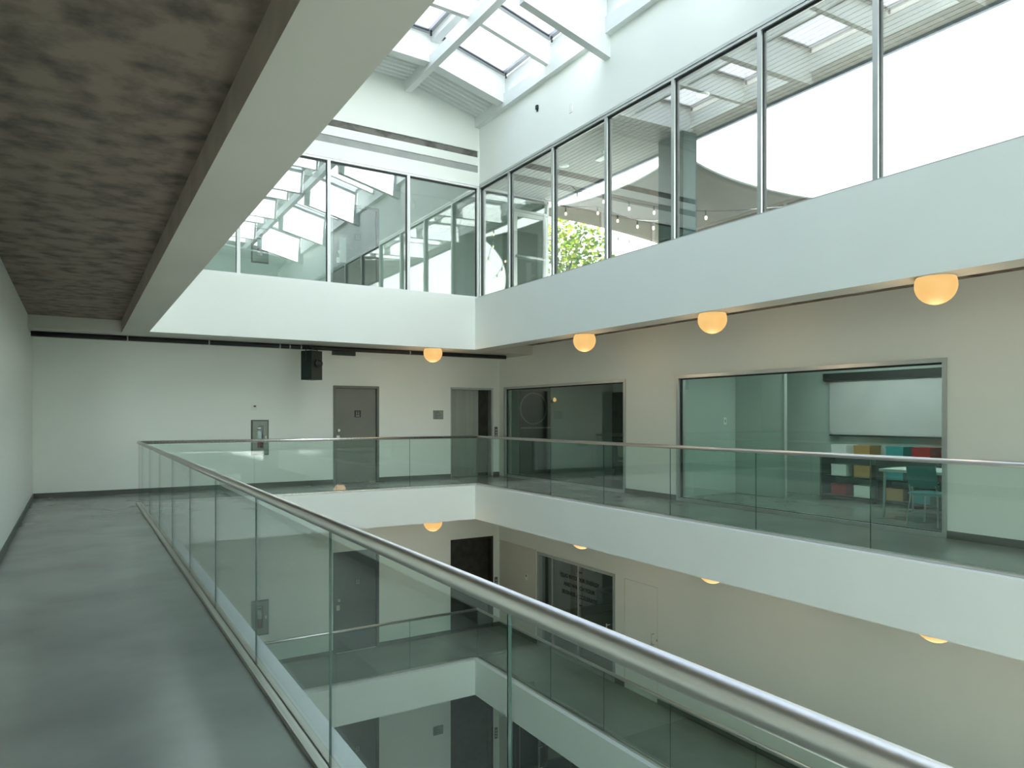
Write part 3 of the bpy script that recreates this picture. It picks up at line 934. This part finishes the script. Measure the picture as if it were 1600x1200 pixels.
def obox(mb, c, e1, e2, ez, s1, s2, sz):
    vs = []
    for c3 in (-1, 1):
        for a, b in ((-1, -1), (1, -1), (1, 1), (-1, 1)):
            vs.append(Vector(c) + e1 * a * s1 + e2 * b * s2 + ez * c3 * sz)
    mb.add(vs, [(0, 3, 2, 1), (4, 5, 6, 7), (0, 1, 5, 4), (1, 2, 6, 5), (2, 3, 7, 6), (3, 0, 4, 7)])
    return mb


UZ = Vector((0, 0, 1))
cc = Vector((cx, cy, 2.60))
obox(MB(), cc, n1, n2, UZ, hw, hw, 0.30).build('body', M['softblack'], pj)
lc = cc + n2 * hw + Vector((0, 0, 0.04)) + n1 * -0.02
MB().lathe(lc, [(0.095, 0), (0.095, 0.05), (0.08, 0.055), (0.075, 0.02)], 24, axis=n2).build('lens_ring', M['black'], pj, smooth=True)
MB().lathe(lc + n2 * 0.02, [(0.073, 0), (0.06, 0.018), (0.03, 0.028), (0.002, 0.03)], 24, axis=n2).build('lens', M['gasket'], pj, smooth=True)
yk = MB()
MB().tube([cc + n1 * (hw + 0.012) + UZ * 0.1, cc + n1 * (hw + 0.012) + UZ * 0.335, cc - n1 * (hw + 0.012) + UZ * 0.335, cc - n1 * (hw + 0.012) + UZ * 0.1], 0.011, 8).build('yoke', M['black'], pj)
MB().lathe(cc + UZ * 0.335, [(0.03, 0), (0.03, 0.03), (0.018, 0.03), (0.018, 0.08)], 12).build('clamp', M['black'], pj)
for s in (-0.08, 0.08, 0.2):
    MB().lathe(cc - n1 * hw + UZ * s, [(0.016, 0), (0.016, 0.03)], 10, axis=-n1).build('knob', M['black'], pj)

# ------------------------------------------------------------------ shop windows and rooms of the middle level
def shopwindow(n_, sp, label):
    y0, y1, z0, z1 = sp
    w = thing('window_%d' % n_, (WR, y0, z0), label, 'window', kind='structure')
    MB().ring('X', y0, y1, z0, z1, 0.055, 0.055, 0.06, 0.055, WR - 0.025, WR + 0.15).build('window_frame', M['alum'], w)
    pn = MB().box(WR + 0.055, WR + 0.069, y0 + 0.055, y1 - 0.055, z0 + 0.06, z1 - 0.055).build('pane', M['shopglass'], w)
    MB().ring('X', y0 + 0.055, y1 - 0.055, z0 + 0.06, z1 - 0.055, 0.02, 0.035, 0.01, 0.025, WR + 0.03, WR + 0.054).build('gasket', M['gasket'], pn)


shopwindow(6, SHOP[0], 'wide dark shop window beside the lift corner, middle level')
shopwindow(7, SHOP[1], 'wide greenish shop window right of the blank wall, middle level')
shopwindow(8, SHOP[2], 'wide shop window at the near end of the right walkway')


def room(y0, y1, zf, xd, wm, label, h=3.0):
    struct('floor', MB().box(WR + 0.2, xd, y0, y1, zf - 0.1, zf), M['floor'], 'dark floor of the %s' % label)
    struct('ceiling', MB().box(WR + 0.2, xd, y0, y1, zf + h, zf + h + 0.1), M['paint'], 'ceiling of the %s' % label)
    struct('wall_far', MB().box(xd, xd + 0.1, y0 - 0.1, y1 + 0.1, zf - 0.1, zf + h + 0.1), wm, 'far wall of the %s' % label)
    struct('wall_left', MB().box(WR + 0.2, xd, y1, y1 + 0.1, zf - 0.1, zf + h + 0.1), wm, 'left side wall of the %s' % label)
    struct('wall_right', MB().box(WR + 0.2, xd, y0 - 0.1, y0, zf - 0.1, zf + h + 0.1), wm, 'right side wall of the %s' % label)


room(10.5, 15.98, L0, 13.2, M['roomwall'], 'room behind the dark shop window')
room(3.9, 9.90, L0, 12.4, M['roomwall'], 'room behind the greenish shop window')
room(-1.9, 3.7, L0, 12.4, M['roomwall'], 'room behind the nearest shop window')
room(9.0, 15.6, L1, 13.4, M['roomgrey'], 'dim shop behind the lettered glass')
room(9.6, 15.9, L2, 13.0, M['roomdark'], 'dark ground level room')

def room_fill_light(x, y, z, sx, sy, power, label):  # ceiling lamps out of view, added to brighten the rooms
    t = thing('added_panel_light', (x, y, z), label, 'ceiling light', 'added panel lights in the rooms')
    MB().box(x - sx, x + sx, y - sy, y + sy, z - 0.05, z - 0.012).build('housing', M['white'], t)
    MB().box(x - sx + 0.03, x + sx - 0.03, y - sy + 0.03, y + sy - 0.03, z - 0.056, z - 0.05).build('diffuser', power, t)


room_fill_light(11.2, 13.4, 3.0, 0.15, 0.6, M['fill_dim'], 'added slim ceiling panel light in the room behind the dark window')
room_fill_light(10.9, 7.0, 3.0, 0.3, 1.2, M['fill_bright'], 'added ceiling panel light in the room behind the greenish window')
room_fill_light(10.9, 1.0, 3.0, 0.3, 1.2, M['fill_bright'], 'added ceiling panel light in the room behind the nearest window')
room_fill_light(11.4, 12.4, L1 + 3.0, 0.15, 0.6, M['fill_dim'], 'added slim ceiling panel light in the lettered shop')
# room 1 contents
t = thing('reflection_panel', (10.5, 15.9, 0.005), 'black stand-in panel with pale ring for a reflection inside the dark shop window', 'door panel')  # invented panel and ring where the lift reflects in the glass
t['kind'] = 'thing'
MB().box(10.0, 10.98, 15.92, 15.97, 0.005, 2.55).build('panel', M['black'], t)
rg = MB()
seg = 32
vs, fs = [], []
for r_ in (0.40, 0.43):
    for yy in (15.91, 15.92):
        for k in range(seg):
            a = 2 * math.pi * k / seg
            vs.append((10.42 + r_ * math.cos(a), yy, 1.75 + r_ * math.sin(a)))
for k in range(seg):
    j = (k + 1) % seg
    fs += [(k, j, seg + j, seg + k), (2 * seg + k, 3 * seg + k, 3 * seg + j, 2 * seg + j), (k, 2 * seg + k, 2 * seg + j, j), (seg + k, seg + j, 3 * seg + j, 3 * seg + k)]
rg.add(vs, fs)
rg.build('ring', M['doorgrey'], t)
MB().box(10.02, 10.96, 15.905, 15.92, 1.22, 1.25).build('rail', M['slot'], t)
t = thing('wall_light', (10.96, 15.8, 1.95), 'small glowing amber wall light inside the dark shop window', 'lamp')
MB().lathe((11.06, 15.97, 1.95), [(0.05, 0), (0.05, 0.02)], 16, axis=(0, -1, 0)).build('wall_plate', M['black'], t)
MB().tube([(11.06, 15.95, 1.95), (11.06, 15.88, 1.95), (11.06, 15.85, 1.99)], 0.01, 8).build('arm', M['black'], t)
MB().lathe((11.06, 15.85, 1.93), [(0.004, 0), (0.045, 0.03), (0.05, 0.06), (0.035, 0.1), (0.004, 0.12)], 16).build('bulb', M['globe'], t, smooth=True)


def table(x, y, zf, sx, sy, h, top_m, leg_m, label, name='dining_table'):
    t = thing(name, (x, y, zf), label, 'table')
    MB().box(x - sx, x + sx, y - sy, y + sy, zf + h - 0.04, zf + h).build('table_top', top_m, t)
    for a in (-1, 1):
        for b in (-1, 1):
            MB().tube([(x + a * (sx - 0.05), y + b * (sy - 0.05), zf + 0.004), (x + a * (sx - 0.06), y + b * (sy - 0.06), zf + h - 0.04)], [0.015, 0.022], 8).build('leg', leg_m, t)
    return t


def chair(x, y, zf, ang, seat_m, leg_m, label):
    t = thing('chair', (x, y, zf), label, 'chair')
    ca, sa = math.cos(ang), math.sin(ang)

    def Q(u, v, z):
        return (x + u * ca - v * sa, y + u * sa + v * ca, zf + z)
    s = MB()
    pr = [(-0.21, -0.21), (0.21, -0.21), (0.21, 0.21), (-0.21, 0.21)]
    s.add([Q(u, v, 0.43) for u, v in pr] + [Q(u * 1.04, v * 1.04, 0.465) for u, v in pr], [(0, 3, 2, 1), (4, 5, 6, 7), (0, 1, 5, 4), (1, 2, 6, 5), (2, 3, 7, 6), (3, 0, 4, 7)])
    s.build('seat', seat_m, t)
    b = MB()
    bk = [(-0.2, 0.21, 0.55), (0.2, 0.21, 0.55), (0.2, 0.27, 0.86), (-0.2, 0.27, 0.86)]
    b.add([Q(*q) for q in bk] + [Q(u, v + 0.025, z) for u, v, z in bk], [(0, 1, 2, 3), (4, 7, 6, 5), (0, 4, 5, 1), (1, 5, 6, 2), (2, 6, 7, 3), (3, 7, 4, 0)])
    b.build('backrest', seat_m, t)
    for u in (-1, 1):
        MB().tube([Q(u * 0.22, -0.22, 0.004), Q(u * 0.18, -0.18, 0.44)], 0.013, 8).build('leg', leg_m, t)
        MB().tube([Q(u * 0.22, 0.25, 0.004), Q(u * 0.185, 0.2, 0.44), Q(u * 0.185, 0.235, 0.58)], 0.013, 8).build('leg', leg_m, t)
    return t


table(12.35, 13.4, L0, 0.55, 0.9, 0.95, M['black'], M['black'], 'tall black topped table inside the dark shop window')
chair(11.55, 13.3, L0, math.pi / 2 + 0.2, M['tan'], M['black'], 'tan chair at the tall table inside the dark shop window')
chair(11.7, 12.2, L0, 0.3, M['black'], M['alum'], 'black chair near the right edge of the dark shop window')
t = thing('tall_cabinet', (12.9, 14.9, L0), 'dark tall cabinet in the far corner of the dark shop window', 'cabinet')
MB().box(12.62, 13.18, 14.5, 15.3, 0.08, 2.2).build('carcass', M['black'], t)
MB().box(12.60, 12.62, 14.51, 14.895, 0.1, 2.18).build('door', M['softblack'], t)
MB().box(12.60, 12.62, 14.905, 15.29, 0.1, 2.18).build('door', M['softblack'], t)
MB().box(12.66, 13.16, 14.54, 15.26, 0.004, 0.08).build('plinth', M['black'], t)
t = thing('timber_panel', (13.15, 13.6, L0), 'brown timber wall panel behind the tall table', 'panel')
for i in range(6):
    MB().box(13.16, 13.195, 12.1 + i * 0.36, 12.45 + i * 0.36, 0.02, 2.7).build('plank', M['tan'], t)

# room 2 contents
t = thing('light_switch', (11.02, 9.89, 1.25), 'small light switch on the room wall behind the greenish window', 'switch')
MB().box(11.0, 11.08, 9.885, 9.898, 1.38, 1.52).build('plate', M['white'], t)
MB().box(11.025, 11.055, 9.878, 9.885, 1.42, 1.48).build('rocker', M['slot'], t)
t = thing('room_partition', (11.4, 9.4, L0), 'pale partition with bright edge behind the greenish shop window', 'partition')
MB().box(11.35, 11.45, 8.75, 9.89, 0.004, 2.98).build('panel', M['roomwall'], t)
MB().box(11.33, 11.36, 8.72, 8.745, 0.004, 2.6).build('edge_strip', M['alum'], t)
t = thing('projection_screen', (12.34, 7.6, 2.2), 'grey projection screen with black case in the greenish window', 'screen')
MB().box(12.25, 12.39, 6.1, 8.55, 2.22, 2.36).build('case', M['black'], t)
MB().box(12.31, 12.32, 6.2, 8.45, 1.2, 2.22).build('screen_sheet', M['screen'], t)
MB().box(12.295, 12.335, 6.2, 8.45, 1.17, 1.2).build('weight_bar', M['black'], t)
t = thing('low_shelf', (12.1, 7.6, L0), 'dark low shelf with coloured boxes under the projection screen', 'shelf')
for z in (0.06, 0.42, 0.78):
    MB().box(11.95, 12.38, 6.2, 8.4, z, z + 0.03).build('board', M['softblack'], t)
for y in (6.2, 7.27, 8.37):
    MB().box(11.95, 12.38, y, y + 0.03, 0.004, 0.78).build('upright', M['softblack'], t)
bi = 0
bcol = [('teal', M['teal']), ('ochre', M['orange']), ('white', M['white']), ('red', M['red'])]
for lvl, z in (('bottom', 0.09), ('middle', 0.45), ('top', 0.81)):
    for j, y in enumerate((6.4, 6.85, 7.45, 7.9)):
        cn, cm = bcol[(bi * 3 + j + (lvl == 'top')) % 4]
        b = thing('storage_box', (12.15, y + 0.15, z), '%s storage box on %s board of the low shelf, %s from the right' % (cn, lvl, ordn[j]), 'box', 'boxes on the low shelf')
        MB().box(12.0, 12.34, y, y + 0.30, z, z + 0.18).build('carton', cm, b)
        MB().box(11.995, 12.345, y - 0.005, y + 0.305, z + 0.18, z + 0.21).build('lid', cm, b)
    bi += 1
table(11.0, 5.6, L0, 0.45, 0.8, 0.74, M['white'], M['alum'], 'white meeting table near the nearest part of the greenish window')
chair(10.35, 5.5, L0, math.pi / 2, M['teal'], M['alum'], 'teal chair at the white meeting table')

# ------------------------------------------------------------------ lower level, right wall
sf = thing('shopfront_screen', (WR, 12.7, L1), 'dark glazed shopfront with black lettering on the lower right wall', 'shopfront')
sf['kind'] = 'structure'
y0, y1, z0, z1 = LOW
MB().ring('X', y0, y1, z0, z1, 0.06, 0.10, 0.06, 0.06, WR - 0.02, WR + 0.15).build('screen_frame', M['alum'], sf)
ym = [y0 + 0.06, 12.62, 13.62, y1 - 0.10]
for yy in ym[1:-1]:
    MB().box(WR + 0.03, WR + 0.10, yy - 0.022, yy + 0.022, z0 + 0.06, z1 - 0.06).build('stile', M['alum'], sf)
for a, b in zip(ym, ym[1:]):
    MB().box(WR + 0.058, WR + 0.070, a + 0.022 * (a != ym[0]), b - 0.022 * (b != ym[-1]), z0 + 0.06, z1 - 0.06).build('pane', M['shopglass'], sf)
MB().tube([(WR - 0.03, 11.55, L1 + 0.75), (WR - 0.03, 11.55, L1 + 1.15)], 0.014, 10).build('pull_handle', M['steel'], sf)
for yy, zz in ((11.55, L1 + 0.78), (11.55, L1 + 1.12)):
    MB().tube([(WR - 0.03, yy, zz), (WR + 0.058, yy, zz)], 0.008, 8).build('handle_stem', M['steel'], sf)


def text(body, size, loc, rot, m, parent, align='CENTER'):
    c = bpy.data.curves.new('lettering', 'FONT')
    c.body = body
    c.size = size
    c.align_x = align
    c.space_line = 1.35
    c.extrude = 0.0015
    c.offset = size * 0.012
    c.materials.append(m)
    o = bpy.data.objects.new('lettering', c)
    COL.objects.link(o)
    o.rotation_euler = rot
    if parent is not None:
        o.parent = parent
        o.location = Vector(loc) - world_loc(parent)
    else:
        o.location = loc
    return o


tz = L1 + 1.80
for i, s in enumerate(('PLUG INTO OUR ENERGY', 'AND WATCH YOUR', 'BUSINESS ACCELERATE')):
    text(s, 0.122, (WR + 0.054, 12.62, tz - i * 0.185), (math.pi / 2, 0, -math.pi / 2), M['black'], sf)
for zz in (tz + 0.20, tz - 0.52):
    MB().box(WR + 0.052, WR + 0.056, 12.50, 12.70, zz, zz + 0.018).build('dash', M['black'], sf)

# dim shop contents
table(11.2, 12.0, L1, 0.5, 0.5, 0.74, M['black'], M['black'], 'black table inside the lettered shopfront')
chair(10.5, 11.85, L1, 1.2, M['black'], M['white'], 'white framed chair inside the lettered shopfront')
t = thing('wall_poster', (13.38, 15.0, L1 + 1.5), 'pink oval poster inside the lettered shopfront', 'poster')
pp = MB()
pp.lathe((12.2, 15.58, L1 + 1.45), [(0.30, 0), (0.30, 0.015)], 24, axis=(0, -1, 0))
o = pp.build('print', M['pink'], t)
t = thing('column_casing', (10.9, 14.6, L1), 'tan timber casing inside the lettered shopfront', 'casing')
MB().box(10.75, 10.98, 14.5, 14.7, L1 + 0.09, L1 + 2.98).build('shaft', M['tan'], t)
MB().box(10.72, 11.01, 14.47, 14.73, L1 + 0.004, L1 + 0.09).build('plinth', M['black'], t)

# white flush door with pull
dr = thing('door_6', (WR, 10.5, L1), 'white flush door with steel pull on the lower right wall', 'door', kind='structure')
MB().box(WR + 0.012, WR + 0.06, WDOOR[0] + 0.012, WDOOR[1] - 0.012, L1 + 0.012, WDOOR[3] - 0.012).build('door_leaf', M['paint'], dr)
MB().ring('X', WDOOR[0], WDOOR[1], L1, WDOOR[3], 0.012, 0.012, 0.012, 0.012, WR + 0.004, WR + 0.2).build('door_frame', M['soffit'], dr)
hy, hz = 10.18, L1 + 1.19
MB().tube([(WR + 0.012, hy, hz - 0.10), (WR - 0.05, hy, hz - 0.10), (WR - 0.05, hy, hz + 0.10), (WR + 0.012, hy, hz + 0.10)], 0.011, 10).build('pull_handle', M['steel'], dr, smooth=True)
MB().lathe((WR + 0.012, hy - 0.09, hz), [(0.025, 0), (0.025, 0.01)], 14, axis=(-1, 0, 0)).build('lock', M['steel'], dr)
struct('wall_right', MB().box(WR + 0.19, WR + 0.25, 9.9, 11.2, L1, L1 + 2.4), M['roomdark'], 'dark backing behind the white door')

# recessed wall panel between the lift corner and the shopfront
t = thing('wall_panel', (WR, 15.1, L1), 'pale flush wall panel between lift corner and lettered shopfront', 'panel')
t['kind'] = 'structure'
MB().box(WR - 0.012, WR - 0.001, 14.26, 15.94, L1 + 0.02, L1 + 2.24).build('sheet', M['soffit'], t)
t = thing('thermostat', (WR - 0.013, 14.62, L1 + 1.5), 'small pale thermostat on flush panel left of lettered shopfront', 'thermostat')
MB().box(WR - 0.035, WR - 0.0125, 14.58, 14.68, L1 + 1.45, L1 + 1.60).build('housing', M['white'], t)
MB().box(WR - 0.038, WR - 0.035, 14.6, 14.66, L1 + 1.53, L1 + 1.58).build('display', M['plaque'], t)

# ground level shopfront
sf = thing('shopfront_screen', (WR, 12.9, L2), 'dark glazed shopfront at ground level below the right fascia', 'shopfront')
sf['kind'] = 'structure'
y0, y1, z0, z1 = GND
MB().ring('X', y0, y1, z0, z1, 0.06, 0.06, 0.06, 0.06, WR - 0.02, WR + 0.15).build('screen_frame', M['darkdoor'], sf)
ym = [y0 + 0.06, 11.9, 12.9, 14.2, y1 - 0.06]
for yy in ym[1:-1]:
    MB().box(WR + 0.03, WR + 0.10, yy - 0.025, yy + 0.025, z0 + 0.06, z1 - 0.06).build('stile', M['doorgrey'], sf)
for a, b in zip(ym, ym[1:]):
    MB().box(WR + 0.058, WR + 0.070, a + 0.025 * (a != ym[0]), b - 0.025 * (b != ym[-1]), z0 + 0.06, z1 - 0.06).build('pane', M['shopglass'], sf)
MB().tube([(WR + 0.058, 14.06, L2 + 1.0), (WR - 0.04, 14.06, L2 + 1.0), (WR - 0.04, 14.06, L2 + 1.5), (WR + 0.058, 14.06, L2 + 1.5)], 0.015, 10).build('pull_handle', M['steel'], sf, smooth=True)

# ------------------------------------------------------------------ small things on the right upper wall
q = Vector((7.74, 11.6, 7.8))
t = thing('wall_sensor', (7.74, 11.55, 7.98), 'tiny black sensor under the ledger beam on right wall', 'sensor')
MB().box(7.70, 7.738, 11.64, 11.70, 7.58, 7.66).build('housing', M['black'], t)
MB().box(7.715, 7.738, 11.655, 11.685, 7.54, 7.58).build('stem', M['black'], t)
t = thing('wall_plate', (7.738, 10.5, 7.4), 'small blank white wall plate above the right upper windows', 'wall plate')
MB().box(7.728, 7.738, 10.52, 10.62, 7.12, 7.28).build('plate', M['white'], t)
MB().box(7.724, 7.728, 10.55, 10.59, 7.16, 7.24).build('blank', M['white'], t)

# ------------------------------------------------------------------ terrace outside the right upper windows
struct('floor', MB().box(7.9, 26.0, -8.0, 14.05, LU - 0.15, LU - 0.02), M['deck'], 'pale paved terrace outside the right upper windows')
struct('floor', MB().box(9.75, 26.0, 14.05, 26.0, LU - 0.15, LU - 0.02), M['deck'], 'pale paved terrace beyond the corridor, around the tree')
ss = thing('ceiling_soffit', (8.9, 8.0, 6.80), 'pale slatted soffit over the terrace outside right windows', 'soffit', kind='structure')
ns = 17
for i in range(ns):
    x = 7.93 + i * 0.118
    MB().box(x, x + 0.104, -7.0, 14.35, 6.80, 6.825).build('slat', M['slat'], ss)
MB().box(7.93, 9.94, -7.0, 14.35, 6.835, 7.0).build('backing', M['black'], ss)
MB().box(9.94, 10.0, -7.0, 14.35, 6.76, 7.0).build('edge_trim', M['bluetrim'], ss, label='dark blue edge trim')
t = thing('column_1', (9.67, 9.82, LU), 'square dark teal pier outside the right upper windows', 'pier', kind='structure')
MB().box(9.5, 9.85, 9.5, 10.15, LU, 6.80).build('shaft', M['pier'], t)
MB().box(9.48, 9.87, 9.48, 10.17, LU - 0.02, LU + 0.12).build('base', M['softblack'], t)
for i, (px, py, dp, lab) in enumerate(((881, 247, 14.9, 'round white ceiling light under terrace soffit, left of the green box'), (1098, 130, 11.6, 'round white ceiling light under the terrace soffit, right of the pier'))):
    c = ray(px, py, dp)
    t = thing('ceiling_light', (c.x, c.y, 6.80), lab, 'ceiling light', 'round lights in the terrace soffit')
    MB().lathe((c.x, c.y, 6.80), [(0.11, 0), (0.11, -0.012), (0.085, -0.02)], 24).build('trim_ring', M['white'], t, smooth=True)
    MB().lathe((c.x, c.y, 6.78), [(0.08, 0), (0.07, -0.008)], 24).build('lens', M['vision'], t, smooth=True)
t = thing('hanging_box', (9.35, 12.3, 6.80), 'flat dark green box hanging under the terrace soffit', 'box')
c0 = ray(931, 249, 14.2)
hx, hy = c0.x, c0.y
t.location = (hx, hy, 6.80)
MB().box(hx, hx + 0.10, hy - 0.34, hy, c0.z, 6.70).build('box_body', M['greenbox'], t)
MB().box(hx - 0.02, hx + 0.12, hy - 0.36, hy + 0.02, c0.z - 0.025, c0.z).build('bottom_tray', M['white'], t)
MB().box(hx + 0.03, hx + 0.07, hy - 0.20, hy - 0.14, 6.70, 6.80).build('hanger', M['white'], t)


def coons(c00, c10, c11, c01, sag, n_=18):
    """four-cornered sail with concave edges, slightly sagging"""
    P00, P10, P11, P01 = map(Vector, (c00, c10, c11, c01))
    ctr = (P00 + P10 + P11 + P01) / 4

    def edge(a, b, t_):
        p_ = a.lerp(b, t_)
        return p_ + (ctr - (a + b) / 2).normalized() * sag * 4 * t_ * (1 - t_)
    vs = []
    for j in range(n_ + 1):
        v = j / n_
        for i in range(n_ + 1):
            u = i / n_
            A = edge(P00, P10, u).lerp(edge(P01, P11, u), v)
            B = edge(P00, P01, v).lerp(edge(P10, P11, v), u)
            C = P00.lerp(P10, u).lerp(P01.lerp(P11, u), v)
            vs.append(A + B - C)
    fs = [(j * (n_ + 1) + i, j * (n_ + 1) + i + 1, (j + 1) * (n_ + 1) + i + 1, (j + 1) * (n_ + 1) + i) for j in range(n_) for i in range(n_)]
    return vs, fs


SPk = ray(1062, 236, 13.9)
SL = ray(812, 331, 20.5)
SB = ray(1085, 402, 19.0)
SR = ray(1330, 318, 13.0)
vs, fs = coons(SPk, SL, SB, SR, 0.55)
sail = thing('shade_sail', SPk, 'large taupe shade sail with curved edges over the terrace', 'shade sail')
sm = MB()
sm.add(vs, fs)
so = sm.build('cloth', M['sail'], sail, smooth=True)
md = so.modifiers.new('thickness', 'SOLIDIFY')
md.thickness = 0.012
N1 = 19
hem = [vs[i] for i in range(N1)]
MB().tube(hem, 0.018, 6).build('hem', M['plaque'], sail)
hem = [vs[i * N1] for i in range(N1)]
MB().tube(hem, 0.018, 6).build('hem', M['plaque'], sail)
# masts that carry the far corners
for pt, lab in ((SL, 'slim grey mast holding the far left corner of the sail'), (SB, 'slim grey mast holding the far corner of the sail'), (SR, 'slim grey mast holding the right corner of the sail')):
    sc_ = (SPk + SL + SB + SR) / 4
    d_ = Vector((pt.x - sc_.x, pt.y - sc_.y, 0)).normalized()
    corner, pt = pt, pt + d_ * 0.22
    m_ = thing('sail_mast', (pt.x, pt.y, LU - 0.02), lab, 'mast', 'masts of the shade sail')
    MB().tube([(pt.x, pt.y, LU - 0.02), (pt.x, pt.y, pt.z + 0.1)], 0.05, 12).build('pole', M['alum'], m_, smooth=True)
    MB().lathe((pt.x, pt.y, LU - 0.02), [(0.14, 0), (0.14, 0.02), (0.06, 0.03)], 16).build('foot_plate', M['alum'], m_)
    MB().tube([corner + d_ * 0.03, pt - d_ * 0.04], 0.012, 8).build('turnbuckle', M['steel'], m_)


def string_lights(label, pts, bulbs):
    P = [ray(*p_) for p_ in pts]
    t = thing('string_lights', P[0], label, 'string lights', 'string lights under the sail')
    MB().tube(P, 0.007, 6).build('cable', M['black'], t)
    for b in bulbs:
        c = ray(*b)
        MB().lathe((c.x, c.y, c.z), [(0.014, 0.12), (0.017, 0.10), (0.017, 0.03), (0.020, 0.016)], 10).build('socket', M['black'], t)
        MB().lathe((c.x, c.y, c.z), [(0.004, -0.055), (0.022, -0.035), (0.024, -0.012), (0.016, 0.018)], 12).build('bulb', M['bulb'], t, smooth=True)


string_lights('upper string of warm bulbs running under the sail past the pier',
              [(890, 288, 15.5), (902, 299, 15.3), (943, 304, 15), (983, 315, 14.6), (1022, 322, 14.2), (1060, 328, 13.6), (1103, 330, 13), (1150, 329, 12.4), (1240, 322, 11.8)],
              [(902, 309, 15.3), (943, 314, 15), (983, 325, 14.6), (1022, 331, 14.2), (1103, 339, 13)])
string_lights('middle string of warm bulbs under the sail, left of the pier',
              [(850, 312, 16.4), (884, 323, 16), (934, 323, 15.5), (965, 335, 15.2), (996, 344, 14.9), (1021, 346, 14.6), (1062, 340, 14.2)],
              [(884, 333, 16), (934, 332, 15.5), (965, 344, 15.2), (996, 353, 14.9), (1021, 355, 14.6)])
string_lights('lowest string of bulbs against the sky above the right sill',
              [(812, 337, 20.5), (900, 350, 20.3), (935, 360, 20.1), (966, 369, 19.9), (983, 373, 19.8), (1030, 386, 19.4), (1085, 400, 19.0)],
              [(966, 377, 19.9), (983, 381, 19.8)])

# tree on the terrace
tc_ = ray(888, 400, 23.5)
tr = thing('terrace_tree', (tc_.x, tc_.y, LU - 0.02), 'leafy yellow green tree beyond the corridor and sail', 'tree')
MB().tube([(tc_.x, tc_.y, LU - 0.02), (tc_.x + 0.03, tc_.y, LU + 1.3), (tc_.x - 0.02, tc_.y + 0.05, LU + 2.6)], [0.09, 0.075, 0.05], 10).build('trunk', M['bark'], tr, smooth=True)
for k in range(7):
    a = k * 0.9 + 0.3
    MB().tube([(tc_.x, tc_.y, LU + 1.3 + 0.17 * k), (tc_.x + 0.45 * math.cos(a), tc_.y + 0.45 * math.sin(a), LU + 2.0 + 0.22 * k), (tc_.x + 0.95 * math.cos(a), tc_.y + 0.95 * math.sin(a), LU + 2.3 + 0.25 * k)], [0.03, 0.02, 0.006], 6).build('branch', M['bark'], tr)
lm = MB()
for k in range(1700):
    while True:
        u = Vector((random.uniform(-1, 1), random.uniform(-1, 1), random.uniform(-1, 1)))
        if 0.25 < u.length < 1:
            break
    c = Vector((tc_.x + u.x * 1.5, tc_.y + u.y * 1.5, LU + 2.45 + u.z * 1.65))
    d = Vector((random.uniform(-1, 1), random.uniform(-1, 1), random.uniform(-0.7, 0.3))).normalized()
    s = d.cross(Vector((random.uniform(-1, 1), random.uniform(-1, 1), random.uniform(-1, 1)))).normalized()
    L_ = random.uniform(0.13, 0.22)
    w_ = L_ * 0.42
    nn = d.cross(s) * L_ * 0.12
    lm.add([c, c + d * L_ * 0.45 + s * w_ + nn, c + d * L_, c + d * L_ * 0.45 - s * w_ + nn], [(0, 1, 2, 3)])
lo = lm.build('leaves', M['leaf'], tr)
lo['kind'] = 'stuff'
